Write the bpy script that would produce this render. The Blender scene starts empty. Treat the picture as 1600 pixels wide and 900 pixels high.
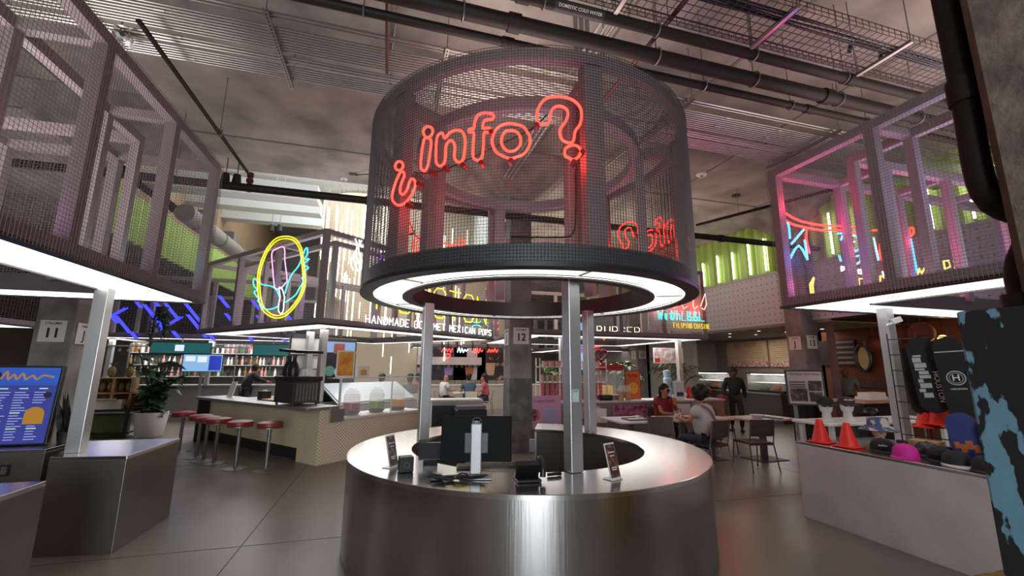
import bpy, bmesh, math, random
from math import sin, cos, pi, radians, sqrt, atan2
from mathutils import Vector, Matrix, Euler
random.seed(7)
S = bpy.context.scene
COL = S.collection
R = radians

# ------------------------------------------------------------------ camera
cam_d = bpy.data.cameras.new('camera'); cam_d.sensor_width = 36; cam_d.lens = 36*667/1600
cam_d.clip_start = .05; cam_d.clip_end = 200
cam = bpy.data.objects.new('camera', cam_d); COL.objects.link(cam)
cam.matrix_world = Matrix.Translation((0, 0, 1.65)) @ Matrix.Rotation(R(-16), 4, 'Z') @ Matrix.Rotation(pi/2+.1825, 4, 'X') @ Matrix.Rotation(.0076, 4, 'Z')
S.camera = cam
# ------------------------------------------------------------------ world, daylight, exposure
w = bpy.data.worlds.new('world'); S.world = w; w.use_nodes = True
w.node_tree.nodes['Background'].inputs[0].default_value = (.86, .88, .95, 1)
w.node_tree.nodes['Background'].inputs[1].default_value = .20
S.view_settings.view_transform = 'Standard'; S.view_settings.look = 'None'
S.view_settings.exposure = 0; S.view_settings.gamma = 1; S.view_settings.use_curve_mapping = False
S.cycles.max_bounces = 7; S.cycles.diffuse_bounces = 3; S.cycles.glossy_bounces = 4; S.cycles.transparent_max_bounces = 12
S.cycles.sample_clamp_indirect = 4; S.cycles.caustics_reflective = False; S.cycles.caustics_refractive = False
def area(name, loc, rot, sx, sy, power, color=(1, 1, 1)):
    d = bpy.data.lights.new(name, 'AREA'); d.shape = 'RECTANGLE'; d.size = sx; d.size_y = sy; d.energy = power; d.color = color
    o = bpy.data.objects.new(name, d); o.location = loc; o.rotation_euler = rot; COL.objects.link(o); return o
def point(name, loc, power, color, r=.05, parent=None):
    d = bpy.data.lights.new(name, 'POINT'); d.energy = power; d.color = color; d.shadow_soft_size = r
    o = bpy.data.objects.new(name, d); o.location = loc; COL.objects.link(o); o.parent = parent; return o
area('skylight_daylight', (-1.2, 16, 8.9), (0, 0, 0), 6, 11, 900, (.93, .97, 1))
area('entrance_daylight', (-1.25, -6.9, 1.9), (R(90), 0, 0), 2.9, 3.6, 700, (.86, .95, 1))
area('rear_fill', (0, -6.9, 4.6), (R(78), 0, 0), 20, 1.6, 160, (1, .93, .88))  # added fill high behind the camera; the rear wall has no window there
for i_, (x_, y_, a_, b_, p_) in enumerate(((-4.4, 3.7, 4, 4.4, 110), (6.9, 2.3, 4.2, 3.4, 42), (1.5, 4.6, 2.2, 2.2, 16), (-1.2, 11.8, 4, 4, 60), (5.5, 11.5, 4.5, 4, 130), (-10, 9.5, 5, 4, 70))):
    area('canopy_uplight', (x_, y_, 2.62), (R(180), 0, 0), a_*.62, b_*.62, p_*1.35, (1, .93, .87) if x_ < 0 else ((1, .87, .72) if y_ > 5 else (.85, .72, .95)))
area('ceiling_fill', (6.9, 2.3, 4.26), (R(180), 0, 0), 4, 3, 75, (1, .82, .62)); area('ceiling_fill', (1.5, 4.6, 4.26), (R(180), 0, 0), 2, 2, 45, (1, .84, .74))  # unseen fills added above the canopies to keep the ceiling bright

# ------------------------------------------------------------------ helpers
def lin(c):
    return c/12.92 if c <= .04045 else ((c+.055)/1.055)**2.4
def hx(s):
    s = s.lstrip('#'); s = s if len(s) == 6 else ''.join(c+c for c in s)
    return tuple(lin(int(s[i:i+2], 16)/255) for i in (0, 2, 4))
MATS = {}
def mat(name, color=(.5, .5, .5), rough=.5, metal=0., emit=None, es=1., noise=None, bump=None, spec=.5, alpha=None, trans=0.):
    if name in MATS: return MATS[name]
    m = bpy.data.materials.new(name); m.use_nodes = True; nt = m.node_tree; b = nt.nodes['Principled BSDF']
    if isinstance(color, str): color = hx(color)
    b.inputs['Base Color'].default_value = (*color, 1); b.inputs['Roughness'].default_value = rough
    b.inputs['Metallic'].default_value = metal; b.inputs['Specular IOR Level'].default_value = spec
    if trans: b.inputs['Transmission Weight'].default_value = trans
    if alpha is not None: b.inputs['Alpha'].default_value = alpha
    if emit:
        if isinstance(emit, str): emit = hx(emit)
        b.inputs['Emission Color'].default_value = (*emit, 1); b.inputs['Emission Strength'].default_value = es
    def tex(scale, detail=4, stretch=None):
        tc = nt.nodes.new('ShaderNodeTexCoord'); n = nt.nodes.new('ShaderNodeTexNoise'); n.inputs['Scale'].default_value = scale; n.inputs['Detail'].default_value = detail
        mp = nt.nodes.new('ShaderNodeMapping'); nt.links.new(tc.outputs['Object'], mp.inputs[0]); nt.links.new(mp.outputs[0], n.inputs['Vector'])
        if stretch: mp.inputs['Scale'].default_value = stretch
        return n
    if noise:   # (scale, second colour, low, high[, stretch])
        n = tex(noise[0], 6, noise[4] if len(noise) > 4 else None)
        r = nt.nodes.new('ShaderNodeValToRGB'); c2 = noise[1]
        if isinstance(c2, str): c2 = hx(c2)
        r.color_ramp.elements[0].position = noise[2]; r.color_ramp.elements[1].position = noise[3]
        r.color_ramp.elements[0].color = (*color, 1); r.color_ramp.elements[1].color = (*c2, 1)
        nt.links.new(n.outputs[0], r.inputs[0]); nt.links.new(r.outputs[0], b.inputs['Base Color'])
    if bump:    # (scale, strength[, stretch])
        n = tex(bump[0], 5, bump[2] if len(bump) > 2 else None); bp = nt.nodes.new('ShaderNodeBump'); bp.inputs['Strength'].default_value = bump[1]; bp.inputs['Distance'].default_value = .02
        nt.links.new(n.outputs[0], bp.inputs['Height']); nt.links.new(bp.outputs[0], b.inputs['Normal'])
    MATS[name] = m; return m

class MB:
    def __init__(s): s.v = []; s.f = []; s.mi = []; s.m = 0; s.sm = []; s.smooth = False
    def set(s, i): s.m = i; return s
    def face(s, *idx): s.f.append(idx); s.mi.append(s.m); s.sm.append(s.smooth)
    def add(s, vs): k = len(s.v); s.v += [tuple(p) for p in vs]; return k
    def box(s, x0, y0, z0, x1, y1, z1):
        k = s.add([(x0, y0, z0), (x1, y0, z0), (x1, y1, z0), (x0, y1, z0), (x0, y0, z1), (x1, y0, z1), (x1, y1, z1), (x0, y1, z1)])
        for q in ((3, 2, 1, 0), (4, 5, 6, 7), (0, 1, 5, 4), (1, 2, 6, 5), (2, 3, 7, 6), (3, 0, 4, 7)): s.face(*[k+i for i in q])
        return s
    def cbox(s, c, d, rz=0, rx=0, ry=0):
        M = Euler((rx, ry, rz)).to_matrix(); c = Vector(c)
        k = s.add([c+M @ Vector((sx*d[0]/2, sy*d[1]/2, sz*d[2]/2)) for sz in (-1, 1) for sx, sy in ((-1, -1), (1, -1), (1, 1), (-1, 1))])
        for q in ((3, 2, 1, 0), (4, 5, 6, 7), (0, 1, 5, 4), (1, 2, 6, 5), (2, 3, 7, 6), (3, 0, 4, 7)): s.face(*[k+i for i in q])
        return s
    def prism(s, poly, z0, z1):
        n = len(poly); k = s.add([(p[0], p[1], z0) for p in poly]+[(p[0], p[1], z1) for p in poly])
        ar = sum(poly[i][0]*poly[(i+1) % n][1]-poly[(i+1) % n][0]*poly[i][1] for i in range(n))
        o = range(n) if ar > 0 else range(n-1, -1, -1); o = list(o)
        s.face(*[k+i for i in reversed(o)]); s.face(*[k+n+i for i in o])
        for a in range(n):
            i, j = o[a], o[(a+1) % n]; s.face(k+i, k+j, k+n+j, k+n+i)
        return s
    def quad(s, a, b, c, d):
        k = s.add([a, b, c, d]); s.face(k, k+1, k+2, k+3); return s
    def tube(s, pts, r, n=8, closed=False, rs=None):
        pts = [Vector(p) for p in pts]; m = len(pts)
        if m < 2: return s
        T = []
        for i in range(m):
            a = pts[(i-1) % m] if (closed or i) else pts[i]; b = pts[(i+1) % m] if (closed or i < m-1) else pts[i]
            t = (b-a); T.append(t.normalized() if t.length > 1e-9 else Vector((0, 0, 1)))
        up = Vector((0, 0, 1)) if abs(T[0].z) < .9 else Vector((1, 0, 0))
        nrm = (up-T[0]*up.dot(T[0])).normalized(); k0 = len(s.v); o = s.smooth; s.smooth = n > 4
        for i in range(m):
            nrm = (nrm-T[i]*nrm.dot(T[i])); nrm = nrm.normalized() if nrm.length > 1e-6 else T[i].orthogonal().normalized()
            bn = T[i].cross(nrm); rr = rs[i] if rs else r
            s.add([pts[i]+(nrm*cos(2*pi*(j+.5)/n)+bn*sin(2*pi*(j+.5)/n))*rr for j in range(n)])
        for i in range(m if closed else m-1):
            a = k0+i*n; b = k0+((i+1) % m)*n
            for j in range(n): s.face(a+j, a+(j+1) % n, b+(j+1) % n, b+j)
        s.smooth = o
        if not closed: s.face(*[k0+j for j in reversed(range(n))]); s.face(*[k0+(m-1)*n+j for j in range(n)])
        return s
    def cyl(s, p, r, h, n=24, r2=None):
        p = Vector(p); return s.tube([p, p+Vector((0, 0, h))], r, n, rs=[r, r if r2 is None else r2])
    def lathe(s, prof, c=(0, 0, 0), n=24, a0=0, a1=2*pi):
        full = abs(a1-a0-2*pi) < 1e-6; o = s.smooth; s.smooth = True; k = len(s.v); m = len(prof); nn = n if full else n+1
        for i in range(nn):
            a = a0+(a1-a0)*i/n
            s.add([(c[0]+r*cos(a), c[1]+r*sin(a), c[2]+z) for r, z in prof])
        for i in range(n):
            a = k+i*m; b = k+((i+1) % nn)*m
            for j in range(m-1): s.face(a+j, b+j, b+j+1, a+j+1)
        s.smooth = o; return s
    def ell(s, c, r, n=16, M=None):
        o = s.smooth; s.smooth = True; k = len(s.v); h = n//2; c = Vector(c)
        for i in range(h+1):
            t = pi*i/h
            for j in range(n):
                p = Vector((r[0]*sin(t)*cos(2*pi*j/n), r[1]*sin(t)*sin(2*pi*j/n), r[2]*cos(t)))
                if M: p = M @ p
                s.add([c+p])
        for i in range(h):
            for j in range(n): s.face(k+i*n+j, k+(i+1)*n+j, k+(i+1)*n+(j+1) % n, k+i*n+(j+1) % n)
        s.smooth = o; return s
    def strip(s, p0, p1, half, up=(0, 0, 1)):
        a, b, u = Vector(p0), Vector(p1), Vector(up)*half; return s.quad(a-u, b-u, b+u, a+u)
    def leaf(s, base, d, L, W, bend=.3, n=5, twist=0, thick=.0):
        base = Vector(base); d = Vector(d).normalized(); side = d.cross(Vector((0, 0, 1)))
        side = side.normalized() if side.length > 1e-3 else Vector((1, 0, 0)); up = side.cross(d); k = len(s.v); o = s.smooth; s.smooth = True
        side = (side*cos(twist)+up*sin(twist)); up = side.cross(d)
        for i in range(n+1):
            t = i/n; ww = W*sin(pi*min(1, .08+.92*t)**.8)*.5 if i < n else .002; p = base+d*L*t-Vector((0, 0, 1))*bend*L*t*t
            s.add([p-side*ww+up*ww*.25, p, p+side*ww+up*ww*.25])
        for i in range(n):
            a = k+3*i; s.face(a, a+1, a+4, a+3); s.face(a+1, a+2, a+5, a+4)
        s.smooth = o; return s
    def build(s, name, mats, parent=None, loc=None, rot=None, bevel=0, sharp=40):
        me = bpy.data.meshes.new(name); me.from_pydata(s.v, [], s.f)
        for m in (mats if isinstance(mats, (list, tuple)) else [mats]): me.materials.append(m)
        me.polygons.foreach_set('material_index', s.mi); me.polygons.foreach_set('use_smooth', s.sm)
        if any(s.sm): me.set_sharp_from_angle(angle=R(sharp))
        o = bpy.data.objects.new(name, me); COL.objects.link(o)
        if parent: o.parent = parent
        if loc: o.location = loc
        if rot: o.rotation_euler = rot
        if bevel:
            b = o.modifiers.new('bevel', 'BEVEL'); b.width = bevel; b.segments = 2; b.limit_method = 'ANGLE'; b.angle_limit = R(50)
        return o
def tag(o, label=None, cat=None, group=None, kind=None):
    if label: o['label'] = label
    if cat: o['category'] = cat
    if group: o['group'] = group
    if kind: o['kind'] = kind
    return o
def thing(name, label, cat, loc=(0, 0, 0), rz=0, group=None):
    o = bpy.data.objects.new(name, None); o.empty_display_size = .05; COL.objects.link(o); o.location = loc; o.rotation_euler = (0, 0, rz)
    return tag(o, label, cat, group)
def struct(name, mb, m, **k):
    return tag(mb.build(name, m, **k), kind='structure')
def dup(root, loc, rz=0, label=None, group=None):
    r = root.copy(); COL.objects.link(r); r.location = loc; r.rotation_euler = (0, 0, rz)
    if label: r['label'] = label
    if group: r['group'] = group
    for ch in list(root.children):
        c = ch.copy(); COL.objects.link(c); c.parent = r
        for gch in list(ch.children):
            d = gch.copy(); COL.objects.link(d); d.parent = c
    return r
def bx(x0, y0, z0, x1, y1, z1): return MB().box(x0, y0, z0, x1, y1, z1)
def frame_M(o, ex, ey):   # local x = ex, local y = ey
    ex = Vector(ex).normalized(); ey = Vector(ey); ey = (ey-ex*ey.dot(ex)).normalized(); ez = ex.cross(ey)
    M = Matrix((ex, ey, ez)).transposed().to_4x4(); M.translation = Vector(o); return M
def lettering(name, body, size, m, parent=None, o=(0, 0, 0), ex=(1, 0, 0), ey=(0, 0, 1), depth=.002, bold=0., align='CENTER', sx=1.):
    c = bpy.data.curves.new('t', 'FONT'); c.body = body; c.size = size; c.extrude = depth; c.offset = bold*size; c.align_x = align; c.align_y = 'CENTER'; c.resolution_u = 3
    t = bpy.data.objects.new('t', c); COL.objects.link(t); dg = bpy.context.evaluated_depsgraph_get(); dg.update()
    me = bpy.data.meshes.new_from_object(t.evaluated_get(dg)); bpy.data.objects.remove(t); bpy.data.curves.remove(c)
    me.name = name; me.materials.clear(); me.materials.append(m)
    M = frame_M(o, ex, ey) @ Matrix.Diagonal((sx, 1, 1, 1)); me.transform(M)
    q = bpy.data.objects.new(name, me); COL.objects.link(q); q.parent = parent; return q
# one-stroke letters on a 4 x 6 grid, for neon tubes
GL = {'A': [[(0, 0), (2, 6), (4, 0)], [(.8, 2), (3.2, 2)]], 'B': [[(0, 0), (0, 6), (2.5, 6), (3.4, 5.2), (3.4, 4), (2.5, 3.2), (0, 3.2)], [(2.5, 3.2), (3.8, 2.4), (3.8, .8), (2.8, 0), (0, 0)]],
 'C': [[(4, 5), (3, 6), (1, 6), (0, 5), (0, 1), (1, 0), (3, 0), (4, 1)]], 'D': [[(0, 0), (0, 6), (2.6, 6), (4, 4.6), (4, 1.4), (2.6, 0), (0, 0)]], 'E': [[(4, 0), (0, 0), (0, 6), (4, 6)], [(0, 3), (3, 3)]],
 'F': [[(0, 0), (0, 6), (4, 6)], [(0, 3), (3, 3)]], 'G': [[(4, 5), (3, 6), (1, 6), (0, 5), (0, 1), (1, 0), (3, 0), (4, 1), (4, 3), (2.4, 3)]], 'H': [[(0, 0), (0, 6)], [(4, 0), (4, 6)], [(0, 3), (4, 3)]],
 'I': [[(2, 0), (2, 6)]], 'J': [[(3.5, 6), (3.5, 1), (2.5, 0), (1, 0), (0, 1)]], 'K': [[(0, 0), (0, 6)], [(4, 6), (0, 2.6)], [(1.4, 3.7), (4, 0)]], 'L': [[(0, 6), (0, 0), (4, 0)]], 'M': [[(0, 0), (0, 6), (2, 2.5), (4, 6), (4, 0)]],
 'N': [[(0, 0), (0, 6), (4, 0), (4, 6)]], 'O': [[(1, 0), (0, 1), (0, 5), (1, 6), (3, 6), (4, 5), (4, 1), (3, 0), (1, 0)]], 'P': [[(0, 0), (0, 6), (3, 6), (4, 5.2), (4, 3.8), (3, 3), (0, 3)]], 'R': [[(0, 0), (0, 6), (3, 6), (4, 5.2), (4, 3.8), (3, 3), (0, 3)], [(2, 3), (4, 0)]],
 'S': [[(4, 5), (3, 6), (1, 6), (0, 5), (0, 4), (1, 3.1), (3, 2.9), (4, 2), (4, 1), (3, 0), (1, 0), (0, 1)]], 'T': [[(0, 6), (4, 6)], [(2, 6), (2, 0)]], 'U': [[(0, 6), (0, 1), (1, 0), (3, 0), (4, 1), (4, 6)]], 'V': [[(0, 6), (2, 0), (4, 6)]], 'W': [[(0, 6), (1, 0), (2, 4), (3, 0), (4, 6)]],
 'X': [[(0, 0), (4, 6)], [(0, 6), (4, 0)]], 'Y': [[(0, 6), (2, 3), (4, 6)], [(2, 3), (2, 0)]], 'Z': [[(0, 6), (4, 6), (0, 0), (4, 0)]], '&': [[(4, 0), (.8, 4.6), (1.4, 6), (2.6, 5.6), (2.4, 4.4), (.2, 1.8), (.4, .4), (1.6, 0), (3, .8), (4, 2.4)]],
 'e': [[(0, 1.8), (2.6, 2.4), (2.8, 3.3), (1.8, 4), (.6, 3.2), (.3, 1.2), (1.2, 0), (3, .6)]], 't': [[(1.2, 6), (1, 1), (1.8, 0), (3, .8)], [(0, 4), (2.6, 4.2)]], 's': [[(0, .8), (2, 4.2), (2.8, 1.4), (1.8, 0), (.4, .4)]], 'i': [[(1, 4), (.8, 1), (1.6, 0)], [(1, 5.4), (1.1, 5.7)]], 'h': [[(0, 0), (.4, 6)], [(.1, 2.6), (1.4, 4), (2.6, 3.4), (2.6, 0)]], 'w': [[(0, 4), (.8, 0), (1.8, 3), (2.6, 0), (3.6, 4)]],
 'n': [[(0, 0), (0, 4)], [(0, 3), (1.4, 4), (2.6, 3.4), (2.6, 0)]], '13': []}
def neon_word(mb, text, o, ex, ey, h, wd, gap, r, mirror=False, n=6, slant=0.):
    """tubes of a one-stroke word; o lower-left corner, h letter height, wd letter width"""
    o, ex, ey = Vector(o), Vector(ex).normalized(), Vector(ey).normalized(); x = 0
    for ch in text:
        if ch == ' ': x += wd*.7+gap; continue
        for st in GL[ch]:
            mb.tube([o+ex*(x+p[0]/4*wd+slant*p[1]/6*h)+ey*(p[1]/6*h) for p in st], r, n)
        x += wd+gap
    return x-gap
def squiggle(mb, o, ex, ey, w_, h, r, n=9, seed=1):
    rr = random.Random(seed); o, ex, ey = Vector(o), Vector(ex).normalized(), Vector(ey).normalized()
    mb.tube(spline([o+ex*(w_*i/n)+ey*(h*(rr.uniform(.6, 1) if i % 2 else rr.uniform(0, .3))) for i in range(n+1)], False, 3), r, 6); return mb
def spline(pts, closed=False, k=4):
    pts = [Vector(p) for p in pts]; n = len(pts); out = []
    for i in range(n if closed else n-1):
        p0 = pts[(i-1) % n] if closed or i else pts[i]; p1 = pts[i]; p2 = pts[(i+1) % n]; p3 = pts[(i+2) % n] if closed or i+2 < n else p2
        for j in range(k):
            t = j/k; out.append(.5*((2*p1)+(p2-p0)*t+(2*p0-5*p1+4*p2-p3)*t*t+(-p0+3*p1-3*p2+p3)*t**3))
    if not closed: out.append(pts[-1])
    return out

ORD = ['first', 'second', 'third', 'fourth', 'fifth', 'sixth', 'seventh', 'eighth', 'ninth', 'tenth', 'eleventh', 'twelfth', 'thirteenth', 'fourteenth', 'fifteenth', 'sixteenth', 'seventeenth', 'eighteenth', 'nineteenth', 'twentieth']
ORD += ['twenty-'+q for q in ORD[:9]]+['thirtieth']+['thirty-'+q for q in ORD[:9]]+['fortieth']+['forty-'+q for q in ORD[:9]]+['fiftieth']+['fifty-'+q for q in ORD[:9]]
# ------------------------------------------------------------------ materials
STEEL = mat('brushed_steel', (.50, .49, .48), .2, 1., bump=(60, .05, (1, 1, .02)))
STEELM = mat('satin_steel', (.50, .50, .51), .38, 1., noise=(5, (.42, .42, .43), .3, .7))
STEELTOP = mat('polished_steel_top', (.66, .65, .65), .19, 1.)
POST = mat('clear_coated_post_steel', (.58, .59, .60), .38, .9)
FRAME = mat('taupe_painted_frame', '#8d8081', .5, .05)
FRAMED = mat('dark_painted_rim', '#3a3636', .45, .3)
WIRE = mat('woven_wire', '#776c6e', .5, .3)
LUM = mat('luminous_white_panel', (.8, .8, .8), .5, emit=(1., .985, .94), es=1.35)
LED = mat('white_led_strip', (.9, .9, .9), .5, emit=(1., .97, .92), es=7)
RED = mat('red_neon', (.3, .02, .02), .4, emit=(1., .035, .022), es=5)
YEL = mat('yellow_neon', (.4, .4, .02), .4, emit=(1., .82, .02), es=1.8)
CYA = mat('cyan_neon', (.1, .4, .4), .4, emit=(.05, .85, .82), es=1.8)
PIN = mat('pink_neon', (.4, .2, .4), .4, emit=(1., .42, .85), es=1.7)
MAG = mat('magenta_neon', (.4, .1, .4), .4, emit=(1., .12, .75), es=2.2)
PUR = mat('purple_neon', (.2, .1, .4), .4, emit=(.38, .08, 1.), es=2.2)
BLU = mat('blue_neon', (.05, .05, .4), .4, emit=(.035, .04, 1.), es=2.4)
LBL = mat('light_blue_neon', (.1, .3, .5), .4, emit=(.10, .62, 1.), es=1.9)
WIRE2 = mat('dark_woven_wire', '#4d4445', .45, .4)
WNE = mat('white_neon', (.8, .8, .8), .4, emit=(.86, .95, 1.), es=2.2)
WARM = mat('warm_white_tube', (.8, .8, .7), .4, emit=(1., .93, .76), es=2.6)
TUBE = mat('white_wall_tube', (.8, .8, .8), .4, emit=(1., .97, .9), es=7)
OFFW = mat('offwhite_laminate', '#cfc9c4', .5)
WHITE = mat('white_plastic', '#dedcd8', .45)
BLACK = mat('black_plastic', '#121214', .4)
DARK = mat('charcoal_metal', '#2a2829', .5, .3)
GREYM = mat('grey_metal', '#7d7c7c', .4, .7)
CONC = mat('concrete_column', '#6d6863', .85, noise=(2.2, '#9a958e', .35, .7), bump=(9, .5))
CEIL = mat('concrete_ceiling', '#756d68', .9, noise=(1.0, '#a89d95', .34, .68), bump=(6, .25))
FLOOR = mat('polished_concrete', '#6a6058', .32, noise=(.9, '#7d7369', .3, .7), spec=.5)
PIPE = mat('dark_iron_pipe', '#1c1311', .62, 0., spec=.3)
REDP = mat('red_sprinkler_paint', '#4a1818', .5)
GALV = mat('galvanised_conduit', '#9a9795', .33, .9)
WOODL = mat('pale_wood', '#b08a5c', .6, noise=(3, '#c9a577', .3, .7, (1, 12, 1)))
WOODD = mat('brown_wood', '#7a4f32', .6, noise=(3, '#93653f', .3, .7, (1, 12, 1)))
GREEN = mat('green_corrugated_sheet', '#a8c468', .55)
VINYL = mat('red_vinyl', '#7e2320', .42)
LEAF = mat('dark_green_leaf', '#30452f', .38, noise=(6, '#466345', .3, .7))
LEAF2 = mat('mid_green_leaf', '#4a6638', .5)
POTM = mat('white_glazed_pot', '#c9c9c5', .5)
SKIN = mat('warm_skin', '#b07a5c', .6)
SKIN2 = mat('tan_skin', '#96644a', .6)
SKIN3 = mat('brown_skin', '#5f3c2c', .6)
HAIR = mat('black_hair', '#120f0f', .6)
GLASS = mat('clear_glass', (.85, .9, .9), .05, alpha=.16, spec=.5)
JAR = mat('clear_jar_plastic', (.85, .85, .82), .12, alpha=.2)
INK = mat('black_ink', '#0d0d0d', .6)
PAPER = mat('white_paper', '#dcd9d2', .7)

# ================================================================== the setting
struct('floor', bx(-16, -7.2, -.12, 16, 27, 0), FLOOR)
jl = MB()
for u in (-5.1, -1.2, 2.63, 6.5): jl.box(u-.004, -7, .0003, u+.004, 26, .0012)
for v in (.97, 4.83, 8.7, 12.5): jl.box(-15, v-.004, .0003, 15, v+.004, .0012)
struct('trim_1', jl, mat('sawn_floor_joint', '#39332f', .8))
ZCEIL = 5.95
struct('ceiling', bx(-6.2, -7.2, ZCEIL, 16, 10.4, ZCEIL+.3).box(-16, -7.2, ZCEIL, -6.2, 27, ZCEIL+.3).box(3.4, 10.4, ZCEIL, 16, 27, ZCEIL+.3), CEIL)
cs = MB()
for v in (1.5, 3.95, 6.4, 8.7): cs.box(-15, v-.02, ZCEIL-.012, 15, v+.02, ZCEIL)
for u in (-5.1, -.2, 2.63, 6.6): cs.box(u-.015, -7, ZCEIL-.01, u+.015, 10.3, ZCEIL)
struct('trim_2', cs, mat('formwork_seam', '#6f665f', .9))
wellw = mat('light_well_white', '#c8ccca', .7)
struct('trim_3', bx(-6.2, 10.25, ZCEIL-.02, 3.4, 10.4, 8.9), wellw)
struct('trim_4', bx(-6.35, 10.4, ZCEIL-.35, -6.2, 27, 8.9), mat('tan_edge_beam', '#a68d72', .8))
struct('trim_5', bx(3.4, 10.4, ZCEIL, 3.55, 27, 8.9), wellw)
sk = MB()
for v, z in ((12.3, 6.15), (14.6, 6.55), (17.4, 7.0)): sk.box(-6.2, v, z, -2.1-.12*(v-12), v+.5, z+.45)
struct('trim_6', sk, mat('white_painted_beam', '#c4c6c4', .6))
struct('ceiling_well', bx(-6.4, 10.2, 9.0, 3.6, 27, 9.1), mat('skylight_ceiling', '#d4dada', .6))
struct('wall_far', bx(-16, 26.7, 0, 16, 27, 9), mat('far_wall_grey', '#8c8782', .8))
struct('wall_left', bx(-14, -7, 0, -13.8, 27, ZCEIL), mat('left_wall_tan', '#7c7068', .8))
rw = mat('rear_wall_dark', '#57504b', .8)
struct('wall_rear', bx(-14, -7.2, 0, -2.75, -7, ZCEIL).box(.25, -7.2, 0, 14, -7, ZCEIL).box(-2.75, -7.2, 3.8, .25, -7, ZCEIL), rw)
struct('streak_bars', bx(-1.75, -6.86, 0, -1.62, -6.8, 3.8).box(-1.12, -6.86, 0, -1.05, -6.8, 3.8).box(-.45, -6.86, 0, -.32, -6.8, 3.8), rw)  # unseen door bars added to split the daylight streak on the steel
# right wall: green corrugated sheet above white dotted panels above open stalls
WU = 10.6
struct('wall_right', bx(WU, 13.2, 0, WU+.2, 27, 2.85).box(WU, -7, 0, WU+.2, 1.6, 2.85).box(WU+.1, -7, 2.85, WU+.25, 27, ZCEIL), mat('right_wall_grey', '#8b857f', .8))
dm = mat('white_dotted_panel', '#cfced2', .6)
nt = dm.node_tree; tc = nt.nodes.new('ShaderNodeTexCoord'); mp = nt.nodes.new('ShaderNodeMapping'); mp.inputs['Scale'].default_value = (5.5, 5.5, 5.5)
vm = nt.nodes.new('ShaderNodeVectorMath'); vm.operation = 'FRACTION'; vs = nt.nodes.new('ShaderNodeVectorMath'); vs.operation = 'SUBTRACT'; vs.inputs[1].default_value = (.5, .5, .5)
vx = nt.nodes.new('ShaderNodeVectorMath'); vx.operation = 'MULTIPLY'; vx.inputs[1].default_value = (0, 1, 1)
ln = nt.nodes.new('ShaderNodeVectorMath'); ln.operation = 'LENGTH'; lt = nt.nodes.new('ShaderNodeMath'); lt.operation = 'LESS_THAN'; lt.inputs[1].default_value = .13
mx = nt.nodes.new('ShaderNodeMix'); mx.data_type = 'RGBA'; mx.inputs[6].default_value = (*hx('cfced2'), 1); mx.inputs[7].default_value = (*hx('8f8e94'), 1)
for a, b in ((tc.outputs['Object'], mp.inputs[0]), (mp.outputs[0], vm.inputs[0]), (vm.outputs[0], vs.inputs[0]), (vs.outputs[0], vx.inputs[0]), (vx.outputs[0], ln.inputs[0]), (ln.outputs['Value'], lt.inputs[0]), (lt.outputs[0], mx.inputs[0]), (mx.outputs[2], nt.nodes['Principled BSDF'].inputs['Base Color'])): nt.links.new(a, b)
struct('trim_7', bx(WU-.06, 8.35, 2.9, WU+.1, 27, 4.36).box(WU-.06, -7, 2.9, WU+.1, 8.35, 4.36), dm)
def corrugated(u, v0, v1, z0, z1, pitch=.34, amp=.07):
    g = MB(); n = int((v1-v0)/pitch*6); g.smooth = True; k = 0
    for i in range(n+1):
        v = v0+(v1-v0)*i/n; x = u+amp*max(-1, min(1, 1.35*sin(2*pi*(v-v0)/pitch))); g.add([(x, v, z0), (x, v, z1)])
        if i: g.face(2*i-2, 2*i, 2*i+1, 2*i-1)
    return g
struct('trim_8', corrugated(WU-.02, -6, 26, 4.36, ZCEIL), GREEN)
struct('trim_9', bx(WU-.1, -7, 4.33, WU+.05, 27, 4.40), mat('pale_ledge', '#b9b4ae', .6))
struct('trim_10', corrugated(-6.0, 10.5, 26, 4.5, 5.6), GREEN)
def light_tube(v, z0, z1, u, label, group, m=None):
    o = thing('light_tube', label, 'tube light', (u, v, z0), 0, group)
    MB().tube([(0, 0, .03), (0, 0, z1-z0-.03)], .022, 8).build('tube', m or WARM, o)
    MB().tube([(0, 0, 0), (0, 0, .03)], .026, 8).tube([(0, 0, z1-z0-.03), (0, 0, z1-z0)], .026, 8).build('end_cap', WHITE, o)
    return o
ROWT = [(4.3, 5.55), (4.95, 5.5), (5.6, 5.6), (6.3, 5.45), (7.0, 5.5), (7.65, 5.55), (9.0, 5.5), (9.62, 5.45), (10.2, 5.5), (10.85, 5.35), (11.5, 5.4), (12.2, 5.3), (12.9, 5.3)]
for i, (v, z1) in enumerate(ROWT):
    o = light_tube(v, 4.42, z1, WU-.13, 'vertical white light tube on the green wall, %s from the camera side' % ORD[i], 'light tubes on the green wall', TUBE)
    MB().box(.0, -.02, 0, .15, .02, .03).build('bracket', WHITE, o)
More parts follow.
